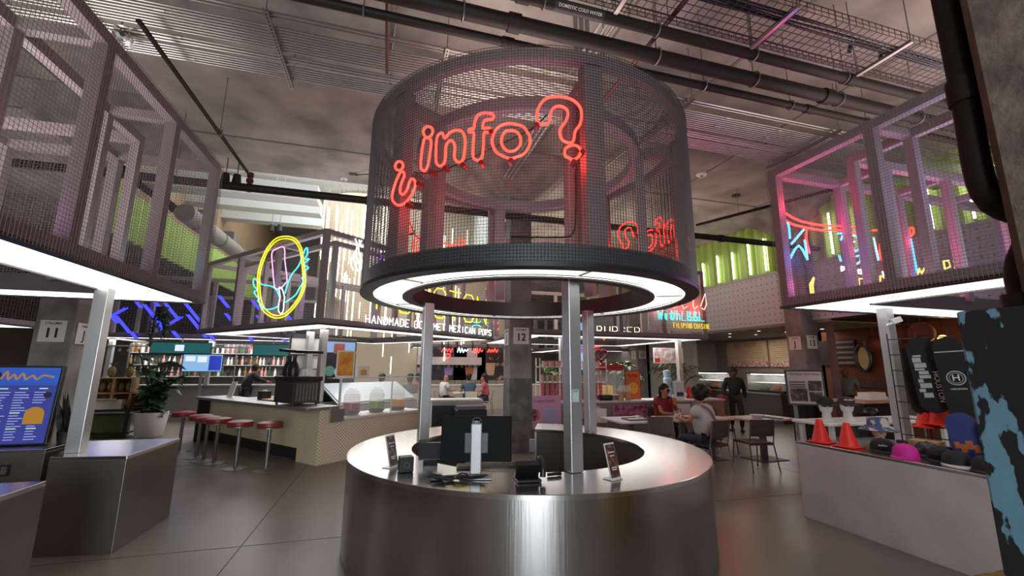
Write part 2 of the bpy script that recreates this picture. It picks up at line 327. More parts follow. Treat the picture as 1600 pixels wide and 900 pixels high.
# small recessed soffit over the stalls
struct('ceiling_stall', bx(WU-.06, 8.0, 2.82, 14, 16, 2.90), mat('stall_soffit', '#8d857c', .7))
struct('ceiling_shop', bx(WU, 1.6, 2.85, 13.2, 8.0, 2.9), mat('shop_soffit', '#2b1d18', .8))
SHOPW = mat('burnt_orange_wall', '#70381c', .85, noise=(.7, '#5a2c17', .3, .7))
struct('wall_shop', bx(13, 1.5, 0, 13.2, 10.4, 2.85).box(WU+.1, 1.4, 0, 13.2, 1.6, 2.85), SHOPW)
struct('wall_stall', bx(14, 10.2, 0, 14.2, 16, 2.85).box(10.6, 15.9, 0, 14.2, 16.1, 2.85).box(13.0, 10.2, 0, 14.1, 10.4, 2.85), mat('stall_back_wall', '#7b726a', .8))
struct('trim_11', bx(10.62, 8.08, 0, 10.74, 8.2, 2.85), mat('mauve_door_post', '#6d5556', .6))

# columns of the concrete grid
def plate(root, o, ex, small, big, sz=.34):
    M = frame_M(o, ex, (0, 0, 1)); n = MB().box(-sz/2, -sz/2, 0, sz/2, sz/2, .008); q = n.build('number_plate', PAPER, root); q.matrix_local = M
    lettering('numeral', big, sz*.62, INK, q, (0, -sz*.1, .009), (1, 0, 0), (0, 1, 0), .001, .022)
    lettering('caption', small, sz*.15, INK, q, (0, sz*.36, .009), (1, 0, 0), (0, 1, 0), .001, .012)
def column(name, u, v, num, zs, paint=None, h=.25):
    r = struct(name, MB().box(u-h, v-h, 0, u+h, v+h, 5.27), CONC, bevel=.02)
    cp = MB(); k = cp.add([(u-h, v-h, 5.27), (u+h, v-h, 5.27), (u+h, v+h, 5.27), (u-h, v+h, 5.27), (u-1.08, v-1.08, ZCEIL-.01), (u+1.08, v-1.08, ZCEIL-.01), (u+1.08, v+1.08, ZCEIL-.01), (u-1.08, v+1.08, ZCEIL-.01)])
    for q in ((0, 1, 5, 4), (1, 2, 6, 5), (2, 3, 7, 6), (3, 0, 4, 7), (3, 2, 1, 0), (4, 5, 6, 7)): cp.face(*[k+i for i in q])
    cp.build('flared_capital', CONC, r)
    if paint: MB().box(u-h-.006, v-h-.006, 0, u+h+.006, v+h+.006, paint[0]).build('painted_base', paint[1], r)
    if num:
        plate(r, (u, v-h-.006, zs), (1, 0, 0), 'COLUMN', num)
        s = 1 if u < 0 else -1
        plate(r, (u+s*(h+.006), v, zs-.02), (0, s, 0), 'Column', 'J')
    return r
PGREY = mat('worn_grey_paint', '#5a5c5a', .7, noise=(4, '#75736f', .45, .6))
PBLUE = mat('worn_pale_blue_paint', '#7fa0a4', .7, noise=(4, '#8a8d88', .5, .62))
column('column_11', -5.1, 8.75, '11', 2.15)
column('column_12', 2.63, 8.7, '12', 2.28, (1.42, PGREY), h=.235)
column('column_13', 10.42, 8.7, '13', 2.33, (1.55, PBLUE))
column('column_14', 10.42, 16.4, '13', 2.2)
# the near column: narrow concrete above a base of flaking black and blue paint
FLAKE = mat('flaking_black_and_blue_paint', '#1f2123', .6, noise=(10, '#6f9bb0', .545, .56, (1, 1, .45)), bump=(9, .3))
nc = struct('column_near', MB().prism([(2.66+.17*sx*a, .93+.17*sy*b) for sx, sy, a, b in ((-1, -1, 1, .75), (-1, -1, .75, 1), (1, -1, .75, 1), (1, -1, 1, .75), (1, 1, 1, .75), (1, 1, .75, 1), (-1, 1, .75, 1), (-1, 1, 1, .75))], 1.9, ZCEIL), mat('rough_near_concrete', '#6a6158', .95, noise=(6, '#877b6e', .4, .65), bump=(12, .9)))
MB().box(2.36, .70, .86, 2.90, 1.24, 1.9).build('painted_base', FLAKE, nc, bevel=.012)
MB().box(2.27, .61, 0, 2.99, 1.33, .84).build('footing', mat('chipped_yellow_paint', '#a98c4a', .8, noise=(7, '#5b5245', .5, .6)), nc, bevel=.03)
dp = thing('drain_pipe', 'dark cast iron drain pipe clipped up the near concrete column', 'pipe', (2.58, 1.17, 1.9))
MB().tube(spline([(.0, 0, 4.04), (0, 0, 2.1), (0, 0, 1.1), (0, 0, .55), (.06, -.10, .38), (.0, -.06, .18), (.0, -.06, 0)], k=5), .05, 14).build('pipe', PIPE, dp)
MB().tube([(0, 0, 1.0), (0, 0, 1.12)], .062, 14).build('coupling', PIPE, dp); MB().tube([(0, -.06, 0), (0, -.06, .07)], .075, 14).build('flange', PIPE, dp)

# curved wall behind hundreds of hung light tubes
cw = MB(); cw.smooth = True; pth = []
for i in range(13): a = pi+(-pi/2)*i/12; pth.append((-.6+1.9*cos(a), 20.6-0+1.9*0-1.9*sin(a)))
pth = [(-3.2, 26.5)]+[(-1.3-1.9*cos(pi/2*i/12), 20.2-1.9*sin(pi/2*i/12)) for i in range(13)]+[(5.5, 18.3)]
for i, (a, b) in enumerate(pth):
    cw.add([(a, b, 0), (a, b, 8.9)])
    if i: cw.face(2*i-2, 2*i, 2*i+1, 2*i-1)
struct('wall_curved', cw, mat('curved_cream_wall', '#b3a48f', .7))
random.seed(3)
for i in range(104):
    t = random.random(); u = -3.1+t*(6.2 if i < 52 else 3.2)
    v = (17.95 if u > -1.3 else 20.2-1.9*sin(math.acos(min(1, max(0, (-u-1.3)/1.9))))-.3)-random.random()*.5
    L = random.choice((.7, 1.1, 1.7, 2.3)); z = random.uniform(.9, 3.6) if i < 40 else random.uniform(3.8, 8.5-L)
    o = light_tube(v, z, z+L, u, 'slim warm white light tube hung before the curved cream wall', 'light tubes before the curved wall')
    MB().tube([(0, 0, L), (0, 0, 9.0-z)], .003, 4).build('cable', GREYM, o)
area('curved_wall_light', (.8, 16.6, 8.6), (R(-30), 0, 0), 6, .6, 50, (1, .93, .82))

# ================================================================== the information kiosk in the middle
KC = (1.5, 4.6); RC, RI, RK, RH = 1.815, 1.21, 1.80, 1.30; ZC, ZB, ZT = .821, 2.395, 4.212
t = thing('information_counter', 'round brushed steel information counter open at the back', 'counter', (*KC, 0))
A0, A1 = R(112), R(67+360)
m = MB(); m.lathe([(RC-.02, .0), (RC, .02), (RC, ZC-.035)], (0, 0, 0), 128, A0, A1).build('drum_skin', STEEL, t)
m = MB(); m.lathe([(RI+.02, ZC-.035), (RI+.02, .1)], (0, 0, 0), 96, A0, A1).build('inner_lining', mat('dark_steel_lining', '#5a5654', .5, .5), t)
m = MB(); m.lathe([(RI, ZC-.035), (RC+.006, ZC-.035), (RC+.006, ZC-.004), (RC+.002, ZC), (RI+.004, ZC), (RI, ZC-.004), (RI, ZC-.035)], (0, 0, 0), 128, A0, A1)
m.build('countertop', STEELTOP, t, sharp=30)
for a in (A0+.01, A1-.01):
    m = MB(); e = .012; c_, s_ = cos(a), sin(a); nx, ny = -s_*e, c_*e
    m.prism([(RI*c_-nx, RI*s_-ny), (RC*c_-nx, RC*s_-ny), (RC*c_+nx, RC*s_+ny), (RI*c_+nx, RI*s_+ny)], .0, ZC-.035).build('end_panel', STEELM, t)
MB().lathe([(RC-.06, .002), (RC-.06, .1)], (0, 0, 0), 96, A0, A1).build('toe_kick', DARK, t)
MB().cbox((.52, 1.165, .6), (.2, .06, .16), -.4).build('socket_box', mat('pale_grey_box', '#9a9d9b', .5), t)

t = thing('round_sign_canopy', 'round wire-mesh canopy with luminous white underside over the information counter', 'canopy', (*KC, 0))
def ring(r0, r1, z0, z1, n=96): return MB().lathe([(r0, z0), (r1, z0), (r1, z1), (r0, z1), (r0, z0)], (0, 0, 0), n)
MF = mat('drum_frame_taupe', '#7d7072', .5, .05); BAND = mat('grey_steel_band', '#4e5154', .5, .3)
ring(1.70, 1.775, ZB+.02, ZB+.16).build('lower_ring', BAND, t, sharp=30)
ring(1.70, 1.775, ZT-.10, ZT).build('upper_ring', MF, t, sharp=30)
ring(1.22, 1.31, ZT-.24, ZT-.12).build('inner_ring', MF, t, sharp=30)
ring(RH-.012, RH+.0, ZB-.01, ZB+.17).build('hole_lining', FRAMED, t, sharp=30)
ring(RK-.12, RK+.012, ZB-.02, ZB+.012).build('rim', mat('black_rim', '#262324', .4, .3), t, sharp=30)
ring(RH-.02, RH+.09, ZB-.02, ZB+.01).build('rim', FRAMED, t, sharp=30)
sfo = MB().lathe([(RH+.08, ZB+.012), (RK-.11, ZB+.012)], (0, 0, 0), 96).build('soffit', LUM, t)
MB().lathe([(RK-.128, ZB-.004), (RK-.118, ZB-.004)], (0, 0, 0), 96).lathe([(RH+.092, ZB-.004), (RH+.102, ZB-.004)], (0, 0, 0), 96).build('light_strip', LED, sfo)
ANG = [-90, -150, 150, 90, 30, -30]
for a in ANG:
    a = R(a); c_, s_ = cos(a), sin(a)
    MB().cbox((1.70*c_, 1.70*s_, (ZB+ZT)/2+.02), (.11, .17, ZT-ZB-.2), a).build('upright', MF, t)
    MB().cbox((RH*c_, RH*s_, (ZB+ZT)/2), (.09, .13, ZT-ZB-.4), a).build('inner_upright', MF, t)
    MB().cbox((1.50*c_, 1.50*s_, ZT-.17), (.38, .10, .10), a).build('spoke', MF, t)
    MB().cbox((1.54*c_, 1.54*s_, ZB+.004), (.30, .02, .012), a+.05).build('soffit_joint', mat('soffit_joint', '#b5b3ae', .5), sfo)
for a in (-90, 150, 30):
    a = R(a); MB().cbox((1.22*cos(a), 1.22*sin(a), (ZC+ZB)/2+.002), (.115, .115, ZB-ZC), R(10)).build('post', POST, t, bevel=.006)
a = R(-90); st_k = MB().cbox((1.22*cos(a)-.0, 1.22*sin(a)-.062, 1.42), (.062, .003, .10), 0).build('sticker', mat('pale_sticker', '#aebab8', .6), t); lettering('words', 'POST', .018, INK, st_k, (0, -1.285, 1.455), (1, 0, 0), (0, 0, 1), .0006, .01)
m = MB(); wt = .0015
nv = 440
for i in range(nv):
    a = 2*pi*i/nv; c_, s_ = cos(a), sin(a); tx, ty = -s_*wt, c_*wt
    m.set(0); k = m.add([(RK*c_-tx, RK*s_-ty, ZB+.0), (RK*c_+tx, RK*s_+ty, ZB+.0), ((RK+.005)*c_, (RK+.005)*s_, ZB+.0), (RK*c_-tx, RK*s_-ty, ZT), (RK*c_+tx, RK*s_+ty, ZT), ((RK+.005)*c_, (RK+.005)*s_, ZT)])
    m.face(k, k+1, k+4, k+3); m.face(k+1, k+2, k+5, k+4); m.face(k+2, k, k+3, k+5)
nz = int((ZT-ZB)/.0256)
for i in range(nz+1):
    z = ZB+(ZT-ZB)*i/nz; m.lathe([(RK-.001, z-wt), (RK+.004, z), (RK-.001, z+wt), (RK-.001, z-wt)], (0, 0, 0), 120)
m.build('mesh_panel', WIRE2, t)
INFO = [[(-142.6, 3.31), (-142.9, 3.29), (-143.6, 3.28), (-144.7, 3.29), (-145.6, 3.31), (-146.0, 3.34), (-145.7, 3.36), (-144.9, 3.37), (-143.9, 3.36), (-143.0, 3.34)], [(-143.5, 3.26), (-144.9, 3.21), (-146.3, 3.12), (-146.5, 3.05), (-145.0, 2.99), (-142.8, 2.96), (-140.2, 2.98), (-138.3, 3.04), (-137.6, 3.1), (-138.2, 3.15), (-139.3, 3.16), (-140.0, 3.12), (-140.5, 3.08), (-141.7, 3.05), (-142.8, 3.06), (-143.3, 3.1), (-142.8, 3.16), (-141.9, 3.21), (-142.3, 3.25)], [(-132.7, 3.53), (-133.0, 3.5), (-133.7, 3.49), (-134.6, 3.49), (-135.4, 3.52), (-135.8, 3.55), (-135.5, 3.58), (-134.8, 3.59), (-133.8, 3.58), (-133.0, 3.56)], [(-135.4, 3.48), (-134.5, 3.49), (-133.5, 3.47), (-133.0, 3.43), (-133.3, 3.34), (-133.6, 3.26), (-134.2, 3.21), (-135.0, 3.2), (-135.9, 3.23), (-136.1, 3.28), (-135.9, 3.38), (-135.7, 3.44)], [(-131.4, 3.39), (-131.3, 3.46), (-130.7, 3.49), (-129.7, 3.49), (-129.0, 3.44), (-127.6, 3.48), (-125.9, 3.49), (-124.3, 3.47), (-123.4, 3.41), (-123.3, 3.33), (-123.5, 3.26), (-123.9, 3.22), (-124.8, 3.21), (-125.6, 3.23), (-126.1, 3.27), (-126.0, 3.33), (-126.3, 3.38), (-127.1, 3.41), (-128.0, 3.4), (-128.6, 3.36), (-128.6, 3.27), (-129.0, 3.22), (-130.1, 3.21), (-131.1, 3.24), (-131.4, 3.31)], [(-121.1, 3.48), (-120.9, 3.54), (-120.1, 3.59), (-118.6, 3.6), (-116.9, 3.59), (-116.2, 3.57), (-116.5, 3.54), (-118.0, 3.54), (-118.7, 3.52), (-118.8, 3.47), (-117.6, 3.47), (-116.7, 3.45), (-117.5, 3.43), (-118.5, 3.43), (-118.6, 3.33), (-118.8, 3.24), (-119.4, 3.21), (-120.3, 3.21), (-121.1, 3.24), (-121.2, 3.33), (-121.1, 3.44), (-122.1, 3.45), (-122.5, 3.47), (-121.9, 3.48)], [(-107.4, 3.34), (-107.5, 3.31), (-108.0, 3.27), (-108.7, 3.24), (-109.6, 3.22), (-110.7, 3.21), (-111.8, 3.2), (-113.0, 3.21), (-114.1, 3.23), (-115.1, 3.25), (-115.8, 3.28), (-116.3, 3.32), (-116.5, 3.36), (-116.3, 3.39), (-115.9, 3.43), (-115.2, 3.46), (-114.2, 3.48), (-113.1, 3.49), (-111.9, 3.49), (-110.7, 3.48), (-109.6, 3.47), (-108.7, 3.45), (-108.0, 3.41), (-107.5, 3.38)], [(-109.6, 3.34), (-109.7, 3.31), (-110.1, 3.29), (-110.7, 3.27), (-111.5, 3.26), (-112.3, 3.26), (-113.0, 3.27), (-113.6, 3.29), (-114.1, 3.32), (-114.2, 3.35), (-114.1, 3.38), (-113.7, 3.41), (-113.1, 3.43), (-112.3, 3.43), (-111.5, 3.43), (-110.7, 3.42), (-110.1, 3.4), (-109.7, 3.37)], [(-105.8, 3.52), (-105.7, 3.58), (-104.9, 3.65), (-103.5, 3.7), (-101.4, 3.72), (-99.0, 3.72), (-96.8, 3.7), (-95.2, 3.65), (-94.8, 3.58), (-95.3, 3.5), (-96.5, 3.44), (-96.9, 3.37), (-97.5, 3.34), (-98.7, 3.34), (-99.8, 3.36), (-100.3, 3.41), (-100.1, 3.45), (-99.1, 3.5), (-98.4, 3.55), (-98.3, 3.6), (-99.1, 3.63), (-100.5, 3.64), (-101.8, 3.62), (-102.5, 3.57), (-102.8, 3.51), (-103.7, 3.48), (-104.9, 3.48), (-105.6, 3.5)], [(-95.2, 3.27), (-95.4, 3.25), (-95.8, 3.23), (-96.5, 3.21), (-97.3, 3.2), (-98.0, 3.21), (-98.7, 3.22), (-99.1, 3.23), (-99.2, 3.26), (-99.1, 3.28), (-98.6, 3.3), (-98.0, 3.31), (-97.2, 3.32), (-96.4, 3.32), (-95.8, 3.31), (-95.3, 3.29)]]
CAPS = [(-136.4, 3.1), (-139.8, 2.94), (-132.4, 3.17), (-128.5, 3.18), (-123.7, 3.18), (-119.0, 3.18), (-111.9, 3.18), (-105.8, 3.47), (-97.1, 3.18), (-116.7, 3.43), (-94.9, 3.27)]
POPS = {'ring': [[(1.35, 4.26), (1.76, 4.28), (2.07, 4.14), (2.27, 3.9), (2.36, 3.64), (2.33, 3.34), (2.12, 2.88), (1.76, 2.66), (1.4, 2.57), (1.06, 2.6), (0.76, 2.76), (0.56, 2.96), (0.48, 3.22), (0.62, 3.64), (0.76, 3.94), (1.01, 4.15)], [(1.35, 4.21), (1.73, 4.22), (2.01, 4.09), (2.19, 3.86), (2.27, 3.63), (2.24, 3.34), (2.04, 2.91), (1.71, 2.7), (1.4, 2.62), (1.09, 2.65), (0.81, 2.8), (0.62, 2.99), (0.56, 3.23), (0.68, 3.63), (0.81, 3.91), (1.04, 4.11)]], 'pop': [[(1.87, 3.97), (1.71, 4.04), (1.4, 4.03), (1.31, 3.73), (1.15, 3.33), (1.21, 3.25), (1.37, 3.17), (1.57, 3.19), (1.66, 3.34), (1.77, 3.65)]], 'stick': [[(1.43, 3.18), (1.35, 3.0), (1.37, 2.83), (1.34, 2.7), (1.24, 2.65), (1.17, 2.71), (1.18, 2.88), (1.18, 2.98), (1.32, 3.17)]], 'wing': [[(1.37, 3.0), (1.52, 3.15), (1.74, 3.25), (2.1, 3.32), (2.35, 3.42), (2.47, 3.49), (2.54, 3.46), (2.47, 3.32), (2.3, 3.23), (2.44, 3.2), (2.3, 3.08), (2.15, 3.03), (2.24, 2.99), (2.08, 2.9), (1.98, 2.85), (2.07, 2.84), (1.77, 2.77), (1.51, 2.78), (1.35, 2.82)], [(1.17, 3.05), (1.12, 3.22), (1.0, 3.41), (0.78, 3.56), (0.67, 3.75), (0.59, 3.88), (0.53, 3.88), (0.51, 3.76), (0.58, 3.67), (0.42, 3.65), (0.61, 3.57), (0.42, 3.48), (0.58, 3.42), (0.5, 3.32), (0.62, 3.3), (0.54, 3.23), (0.67, 3.11), (0.79, 2.98), (1.12, 2.87)]]}
def info_sign(rz, label):
    o = thing('info_sign', label, 'neon sign', (*KC, 0), rz, 'info signs round the canopy')
    for p in INFO:
        q = spline([(1.845*cos(R(a)), 1.845*sin(R(a)), z) for a, z in p], True, 3)
        MB().tube(q, .0105, 8, True).build('neon_tube', RED, o)
    for a, z in CAPS: MB().tube([(1.80*cos(R(a)), 1.80*sin(R(a)), z), (1.86*cos(R(a)), 1.86*sin(R(a)), z)], .021, 10).build('tube_support', mat('red_tube_support', '#8a1412', .4), o)
    MB().tube(spline([(1.79*cos(R(a)), 1.79*sin(R(a)), z) for a, z in ((-103, 3.6), (-106, 3.5), (-110, 3.42), (-130, 3.2), (-140, 3.25))]), .006, 6).tube(spline([(1.79*cos(R(a)), 1.79*sin(R(a)), z) for a, z in ((-96, 3.2), (-96.2, 2.8), (-97, 2.64), (-100, 2.6), (-112, 2.6))]), .006, 6).build('cable', BLACK, o)
    for a, z, p in ((-97, 3.3, 6), (-118, 3.1, 4.5), (-140, 3.0, 3.5)):
        point('neon_and_wash_glow', (1.68*cos(R(a)), 1.68*sin(R(a)), z), p, (1, .04, .03), .12, o)
    return o
info_sign(0, 'red neon sign reading info between question marks on the canopy front')
info_sign(R(120), 'red neon info sign on the right rear of the round canopy')
info_sign(R(-120), 'red neon info sign on the left rear of the round canopy')

# ================================================================== box canopies of wire mesh
def wire_panel(w, h, sp, t):
    m = MB(); n = max(1, round(w/sp)); k = max(1, round(h/sp))
    for i in range(n+1):
        x = w*i/n; a = m.add([(x-t, 0, 0), (x+t, 0, 0), (x, -1.5*t, 0), (x-t, 0, h), (x+t, 0, h), (x, -1.5*t, h)])
        m.face(a, a+1, a+4, a+3); m.face(a+1, a+2, a+5, a+4); m.face(a+2, a, a+3, a+5)
    for i in range(k+1):
        z = h*i/k; a = m.add([(0, 0, z-t), (0, 0, z+t), (0, -1.5*t, z), (w, 0, z-t), (w, 0, z+t), (w, -1.5*t, z)])
        m.face(a, a+1, a+4, a+3); m.face(a+1, a+2, a+5, a+4); m.face(a+2, a, a+3, a+5)
    return m
def canopy(label, org, a, b, rz, sp=.032, wt=.0017, faces='0123', step=1.25, inner=True, posts=(), frame=FRAME, soff=.62, zb=ZB, zt=ZT, wire=WIRE):
    """box canopy; local x runs along side a, local y along side b"""
    t = thing('sign_canopy', label, 'canopy', (org[0], org[1], 0), rz); f = .10; h = zt-zb
    rim = mat('dark_canopy_rim', '#2e2a2b', .4, .3)
    for z in (zb+.02, zt-f):
        for x0, y0, x1, y1 in ((.02, .02, a-.02, .02+f), (.02, b-.02-f, a-.02, b-.02), (.02, .02+f, .02+f, b-.02-f), (a-.02-f, .02+f, a-.02, b-.02-f)): bx(x0, y0, z, x1, y1, z+f).build('rail', frame, t)
    na, nb = max(1, round(a/step)), max(1, round(b/step)); pa, pb = [], []
    for i in range(na+1):
        x = .02+(a-.04-f)*i/na; pa.append(x)
        for y in (.02, b-.02-f): bx(x, y, zb+.02+f, x+f, y+f, zt-f).build('upright', frame, t)
    for i in range(1, nb):
        y = .02+(b-.04-f)*i/nb; pb.append(y)
        for x in (.02, a-.02-f): bx(x, y, zb+.02+f, x+f, y+f, zt-f).build('upright', frame, t)
    if inner:
        i0 = soff-.02; g = .09
        for x0, y0, x1, y1 in ((i0, i0, a-i0, i0+g), (i0, b-i0-g, a-i0, b-i0), (i0, i0+g, i0+g, b-i0-g), (a-i0-g, i0+g, a-i0, b-i0-g)):
            bx(x0, y0, zt-.1, x1, y1, zt).build('inner_rail', frame, t)
        for x in pa:
            x = min(max(x, i0), a-i0-g)
            for y in (i0, b-i0-g): bx(x, y, zb+.1, x+g, y+g, zt-.1).build('inner_upright', frame, t)
        for x in pa[1:-1]:
            for y0, y1 in ((.12, i0), (b-i0, b-.12)): bx(x, y0, zt-.09, x+g, y1, zt-.005).build('tie', frame, t)
        for y in pb:
            for x0, x1 in ((.12, i0), (a-i0, a-.12)): bx(x0, y, zt-.09, x1, y+g, zt-.005).build('tie', frame, t)
            for x in (i0, a-i0-g): bx(x, y, zb+.1, x+g, y+g, zt-.1).build('inner_upright', frame, t)
    r = MB()
    for x0, y0, x1, y1 in ((0, 0, a, .07), (0, b-.07, a, b), (0, .07, .07, b-.07), (a-.07, .07, a, b-.07)): r.box(x0, y0, zb-.01, x1, y1, zb+.02)
    r.build('rim', rim, t)
    s = MB(); l = MB()
    for x0, y0, x1, y1 in ((.07, .07, a-.07, soff), (.07, b-soff, a-.07, b-.07), (.07, soff, soff, b-soff), (a-soff, soff, a-.07, b-soff)): s.quad((x0, y0, zb+.008), (x0, y1, zb+.008), (x1, y1, zb+.008), (x1, y0, zb+.008))
    sf = s.build('soffit', LUM, t)
    for x0, y0, x1, y1 in ((.07, .07, a-.07, .085), (.07, b-.085, a-.07, b-.07), (.07, .085, .085, b-.085), (a-.085, .085, a-.07, b-.085), (soff, soff-.015, a-soff, soff), (soff, b-soff, a-soff, b-soff+.015), (soff-.015, soff, soff, b-soff), (a-soff, soff, a-soff+.015, b-soff)): l.quad((x0, y0, zb+.004), (x0, y1, zb+.004), (x1, y1, zb+.004), (x1, y0, zb+.004))
    l.build('light_strip', LED, sf)
    q = MB()
    for x0, y0, x1, y1 in ((soff, soff, a-soff, soff+.02), (soff, b-soff-.02, a-soff, b-soff), (soff, soff, soff+.02, b-soff), (a-soff-.02, soff, a-soff, b-soff)): q.box(x0, y0, zb-.015, x1, y1, zb+.16)
    q.build('opening_lining', mat('grey_opening_lining', '#5d5858', .5), t)
    P = {'0': ((0, 0), 0, a), '1': ((a, 0), pi/2, b), '2': ((a, b), pi, a), '3': ((0, b), -pi/2, b)}
    for c in faces:
        (x, y), an, L = P[c]; wire_panel(L, h, sp, wt).build('mesh_panel', wire, t, loc=(x, y, zb), rot=(0, 0, an))
    for x, y, z0 in posts: bx(x-.06, y-.06, z0, x+.06, y+.06, zb+.005).build('post', POST, t, bevel=.005)
    return t
canopy('long wire-mesh canopy overhanging the steel plinths at the left', (-6.6, 1.4), 4.38, 4.72, 0, posts=((3.8, 3.86, ZC),))
canopy('wire-mesh canopy with red and blue reversed neon above the cap display', (4.68, .5), 4.6, 3.66, 0, posts=((1.25, 3.3, 0), (2.2, 2.0, 0)))
rcan = [o for o in COL.objects if o.name.startswith('sign_canopy')][-1]
PA = R(40)
pcan = canopy('corner canopy with the winged ice pop neon above the tiled bar', (-1.25, 8.4), 5.4, 5.2, PA, sp=.05, wt=.0018, faces='03', step=1.55, posts=((.62, .75, .95), (.75, 1.45, 0)))
canopy('canopy behind the kiosk carrying the red and cyan sweets neon', (2.95, 9.35), 5.1, 4.4, 0, sp=.06, wt=.002, faces='01', step=1.3, inner=False, posts=((4.6, .6, 0), (1.2, .6, .9)))
canopy('far left canopy lit by blue slanting neon bars', (-8.2, 14.6), 6.2, 4.0, 0, sp=.08, wt=.002, faces='01', step=1.55, inner=False, posts=((.5, .6, 0), (3.0, .6, 0), (5.6, .6, 0)))
canopy('far centre canopy carrying the cyan double word neon', (.9, 17.3), 5.2, 4.0, 0, sp=.1, wt=.002, faces='0', step=1.7, inner=False, posts=((.6, .6, 0), (4.4, .6, 0)))
canopy('far right canopy glimpsed beyond the column with blue panels', (7.0, 17.5), 4.5, 4.0, 0, sp=.1, wt=.002, faces='0', step=1.5, inner=False, posts=((.6, .6, 0), (3.9, .6, 0)))
canopy('left rear canopy partly hidden behind the numbered column', (-12.8, 7.2), 5.6, 4.6, 0, sp=.08, wt=.002, faces='01', step=1.4, inner=False, posts=((5.0, .6, 0),))

# ------------------------------------------------------------------ neon signs
def sign(name, label, parts, group=None):
    o = thing(name, label, 'neon sign', parts[0][3], 0, group); L = Vector(parts[0][3])
    for pn, mb, m, _ in parts:
        mb.v = [tuple(Vector(p)-L) for p in mb.v]; mb.build({'neon_tube': 'neon_lettering'}.get(pn, pn), m, o)
    return o
def onL(s, z, off=.03):   # left face of the corner canopy: s metres from the corner
    return (-1.25-sin(PA)*s-cos(PA)*.0-off*cos(PA), 8.4+cos(PA)*s-off*sin(PA), z)
def onR(s, z, off=.03):
    return (-1.25+cos(PA)*s+off*sin(PA), 8.4+sin(PA)*s-off*cos(PA), z)
pp = []
for k, nm, m, r in (('ring', 'halo', YEL, .012), ('pop', 'ice_pop', PIN, .011), ('stick', 'stick', WNE, .010), ('wing', 'wing', CYA, .012)):
    for q in POPS[k]:
        closed = k != 'wing'
        pp.append((nm, MB().tube(spline([onL(s, z) for s, z in q], closed, 3), r, 8, closed), m, onL(1.5, 2.6)))
o = sign('ice_pop_sign', 'winged pink ice pop neon in a yellow oval halo', pp)
point('neon_and_wash_glow', onL(1.5, 3.4, -.5), 6, (.7, .6, .9), .2); point('neon_and_wash_glow', onL(.6, 3.2, -.3), 3, (.2, .9, .8), .15); point('neon_and_wash_glow', onR(1.0, 3.1, -1.0), 9, (.5, .15, 1), .1); point('neon_and_wash_glow', onL(2.6, 3.3, -1.0), 8, (.6, .4, .9), .2)
m = MB(); neon_word(m, 'HANDMADE GOURMET MEXICAN POPS', onR(1.0, 2.50), (cos(PA), sin(PA), .0), (0, 0, 1), .16, .10, .05, .010)
sign('tagline_sign', 'white neon tagline along the lower edge of the corner canopy', [('neon_tube', m, WNE, onR(1.0, 2.5))])
m = MB(); neon_word(m, 'POPSTON', onR(1.25, 2.80), (cos(PA), sin(PA), 0), (0, 0, 1), .72, .42, .13, .016)
sign('yellow_word_sign', 'large yellow neon word above the white tagline', [('neon_tube', m, YEL, onR(1.3, 2.8))])
m = MB()
for i, ch in enumerate('RPD'): neon_word(m, ch, onR(1.05+.0*i, 4.0-.34*i-.28), (cos(PA), sin(PA), 0), (0, 0, 1), .26, .24, .1, .013)
sign('purple_letter_sign', 'purple neon letters stacked behind the round canopy edge', [('neon_tube', m, PUR, onR(1.0, 3.0))])
m = MB()
for k in range(4): m.tube(spline([onR(.62+.05*k+.06*sin(j*1.3+k), 4.15-.13*j) for j in range(6)]), .013, 6)
sign('white_squiggle_sign', 'white wavy neon figure near the corner of the ice pop canopy', [('neon_tube', m, WNE, onR(.65, 3.4))])
# blue slanting bars
random.seed(5)
BB_ = [(-7.6, 3.1), (-7.1, 3.55), (-7.2, 2.75), (-6.5, 3.0), (-6.2, 3.3), (-5.6, 3.2), (-5.4, 2.75), (-4.8, 3.5), (-4.5, 2.9), (-3.9, 3.4), (-3.6, 2.8), (-3.0, 3.1), (-2.4, 2.9), (-6.9, 2.45), (-5.9, 2.5), (-5.0, 2.45), (-4.0, 2.45), (-3.1, 2.45), (-6.6, 3.5)]
for i, (x, y) in enumerate(sorted(BB_)):
    L = random.choice((.35, .5, .65)) if y > 2.6 else .18; o = thing('neon_bar', ('short blue neon bar at the far canopy edge, %s from the left' % ORD[sorted([q for q in BB_ if q[1] < 2.6]).index((x, y))] if y < 2.6 else 'slanting blue neon bar on the far canopy, %s from the left' % ORD[sorted([q for q in BB_ if q[1] >= 2.6]).index((x, y))]), 'neon sign', (x, 14.53, y), 0, 'blue neon bars')
    b = MB()
    for d in (-.035, 0, .035): b.tube([(d-L*.42, 0, L*.5), (d+L*.42, 0, -L*.5)], .014, 6)
    b.build('tube', BLU, o); MB().box(-.02, 0, -.02, .02, .075, .02).build('bracket', DARK, o)
for (x, y) in [(-7.35, 3.0), (-6.0, 2.8)]:
    o = thing('neon_bar', 'blue neon bar slanting the other way on the far canopy, '+('left one' if x < -7 else 'right one'), 'neon sign', (x, 14.45, y), 0, 'blue neon cross bars'); MB().tube([(-.25, 0, -.2), (.25, 0, .2)], .018, 6).tube([(-.32, 0, -.2), (.18, 0, .2)], .018, 6).build('tube', BLU, o); MB().box(-.02, 0, -.02, .02, .155, .02).build('bracket', DARK, o)
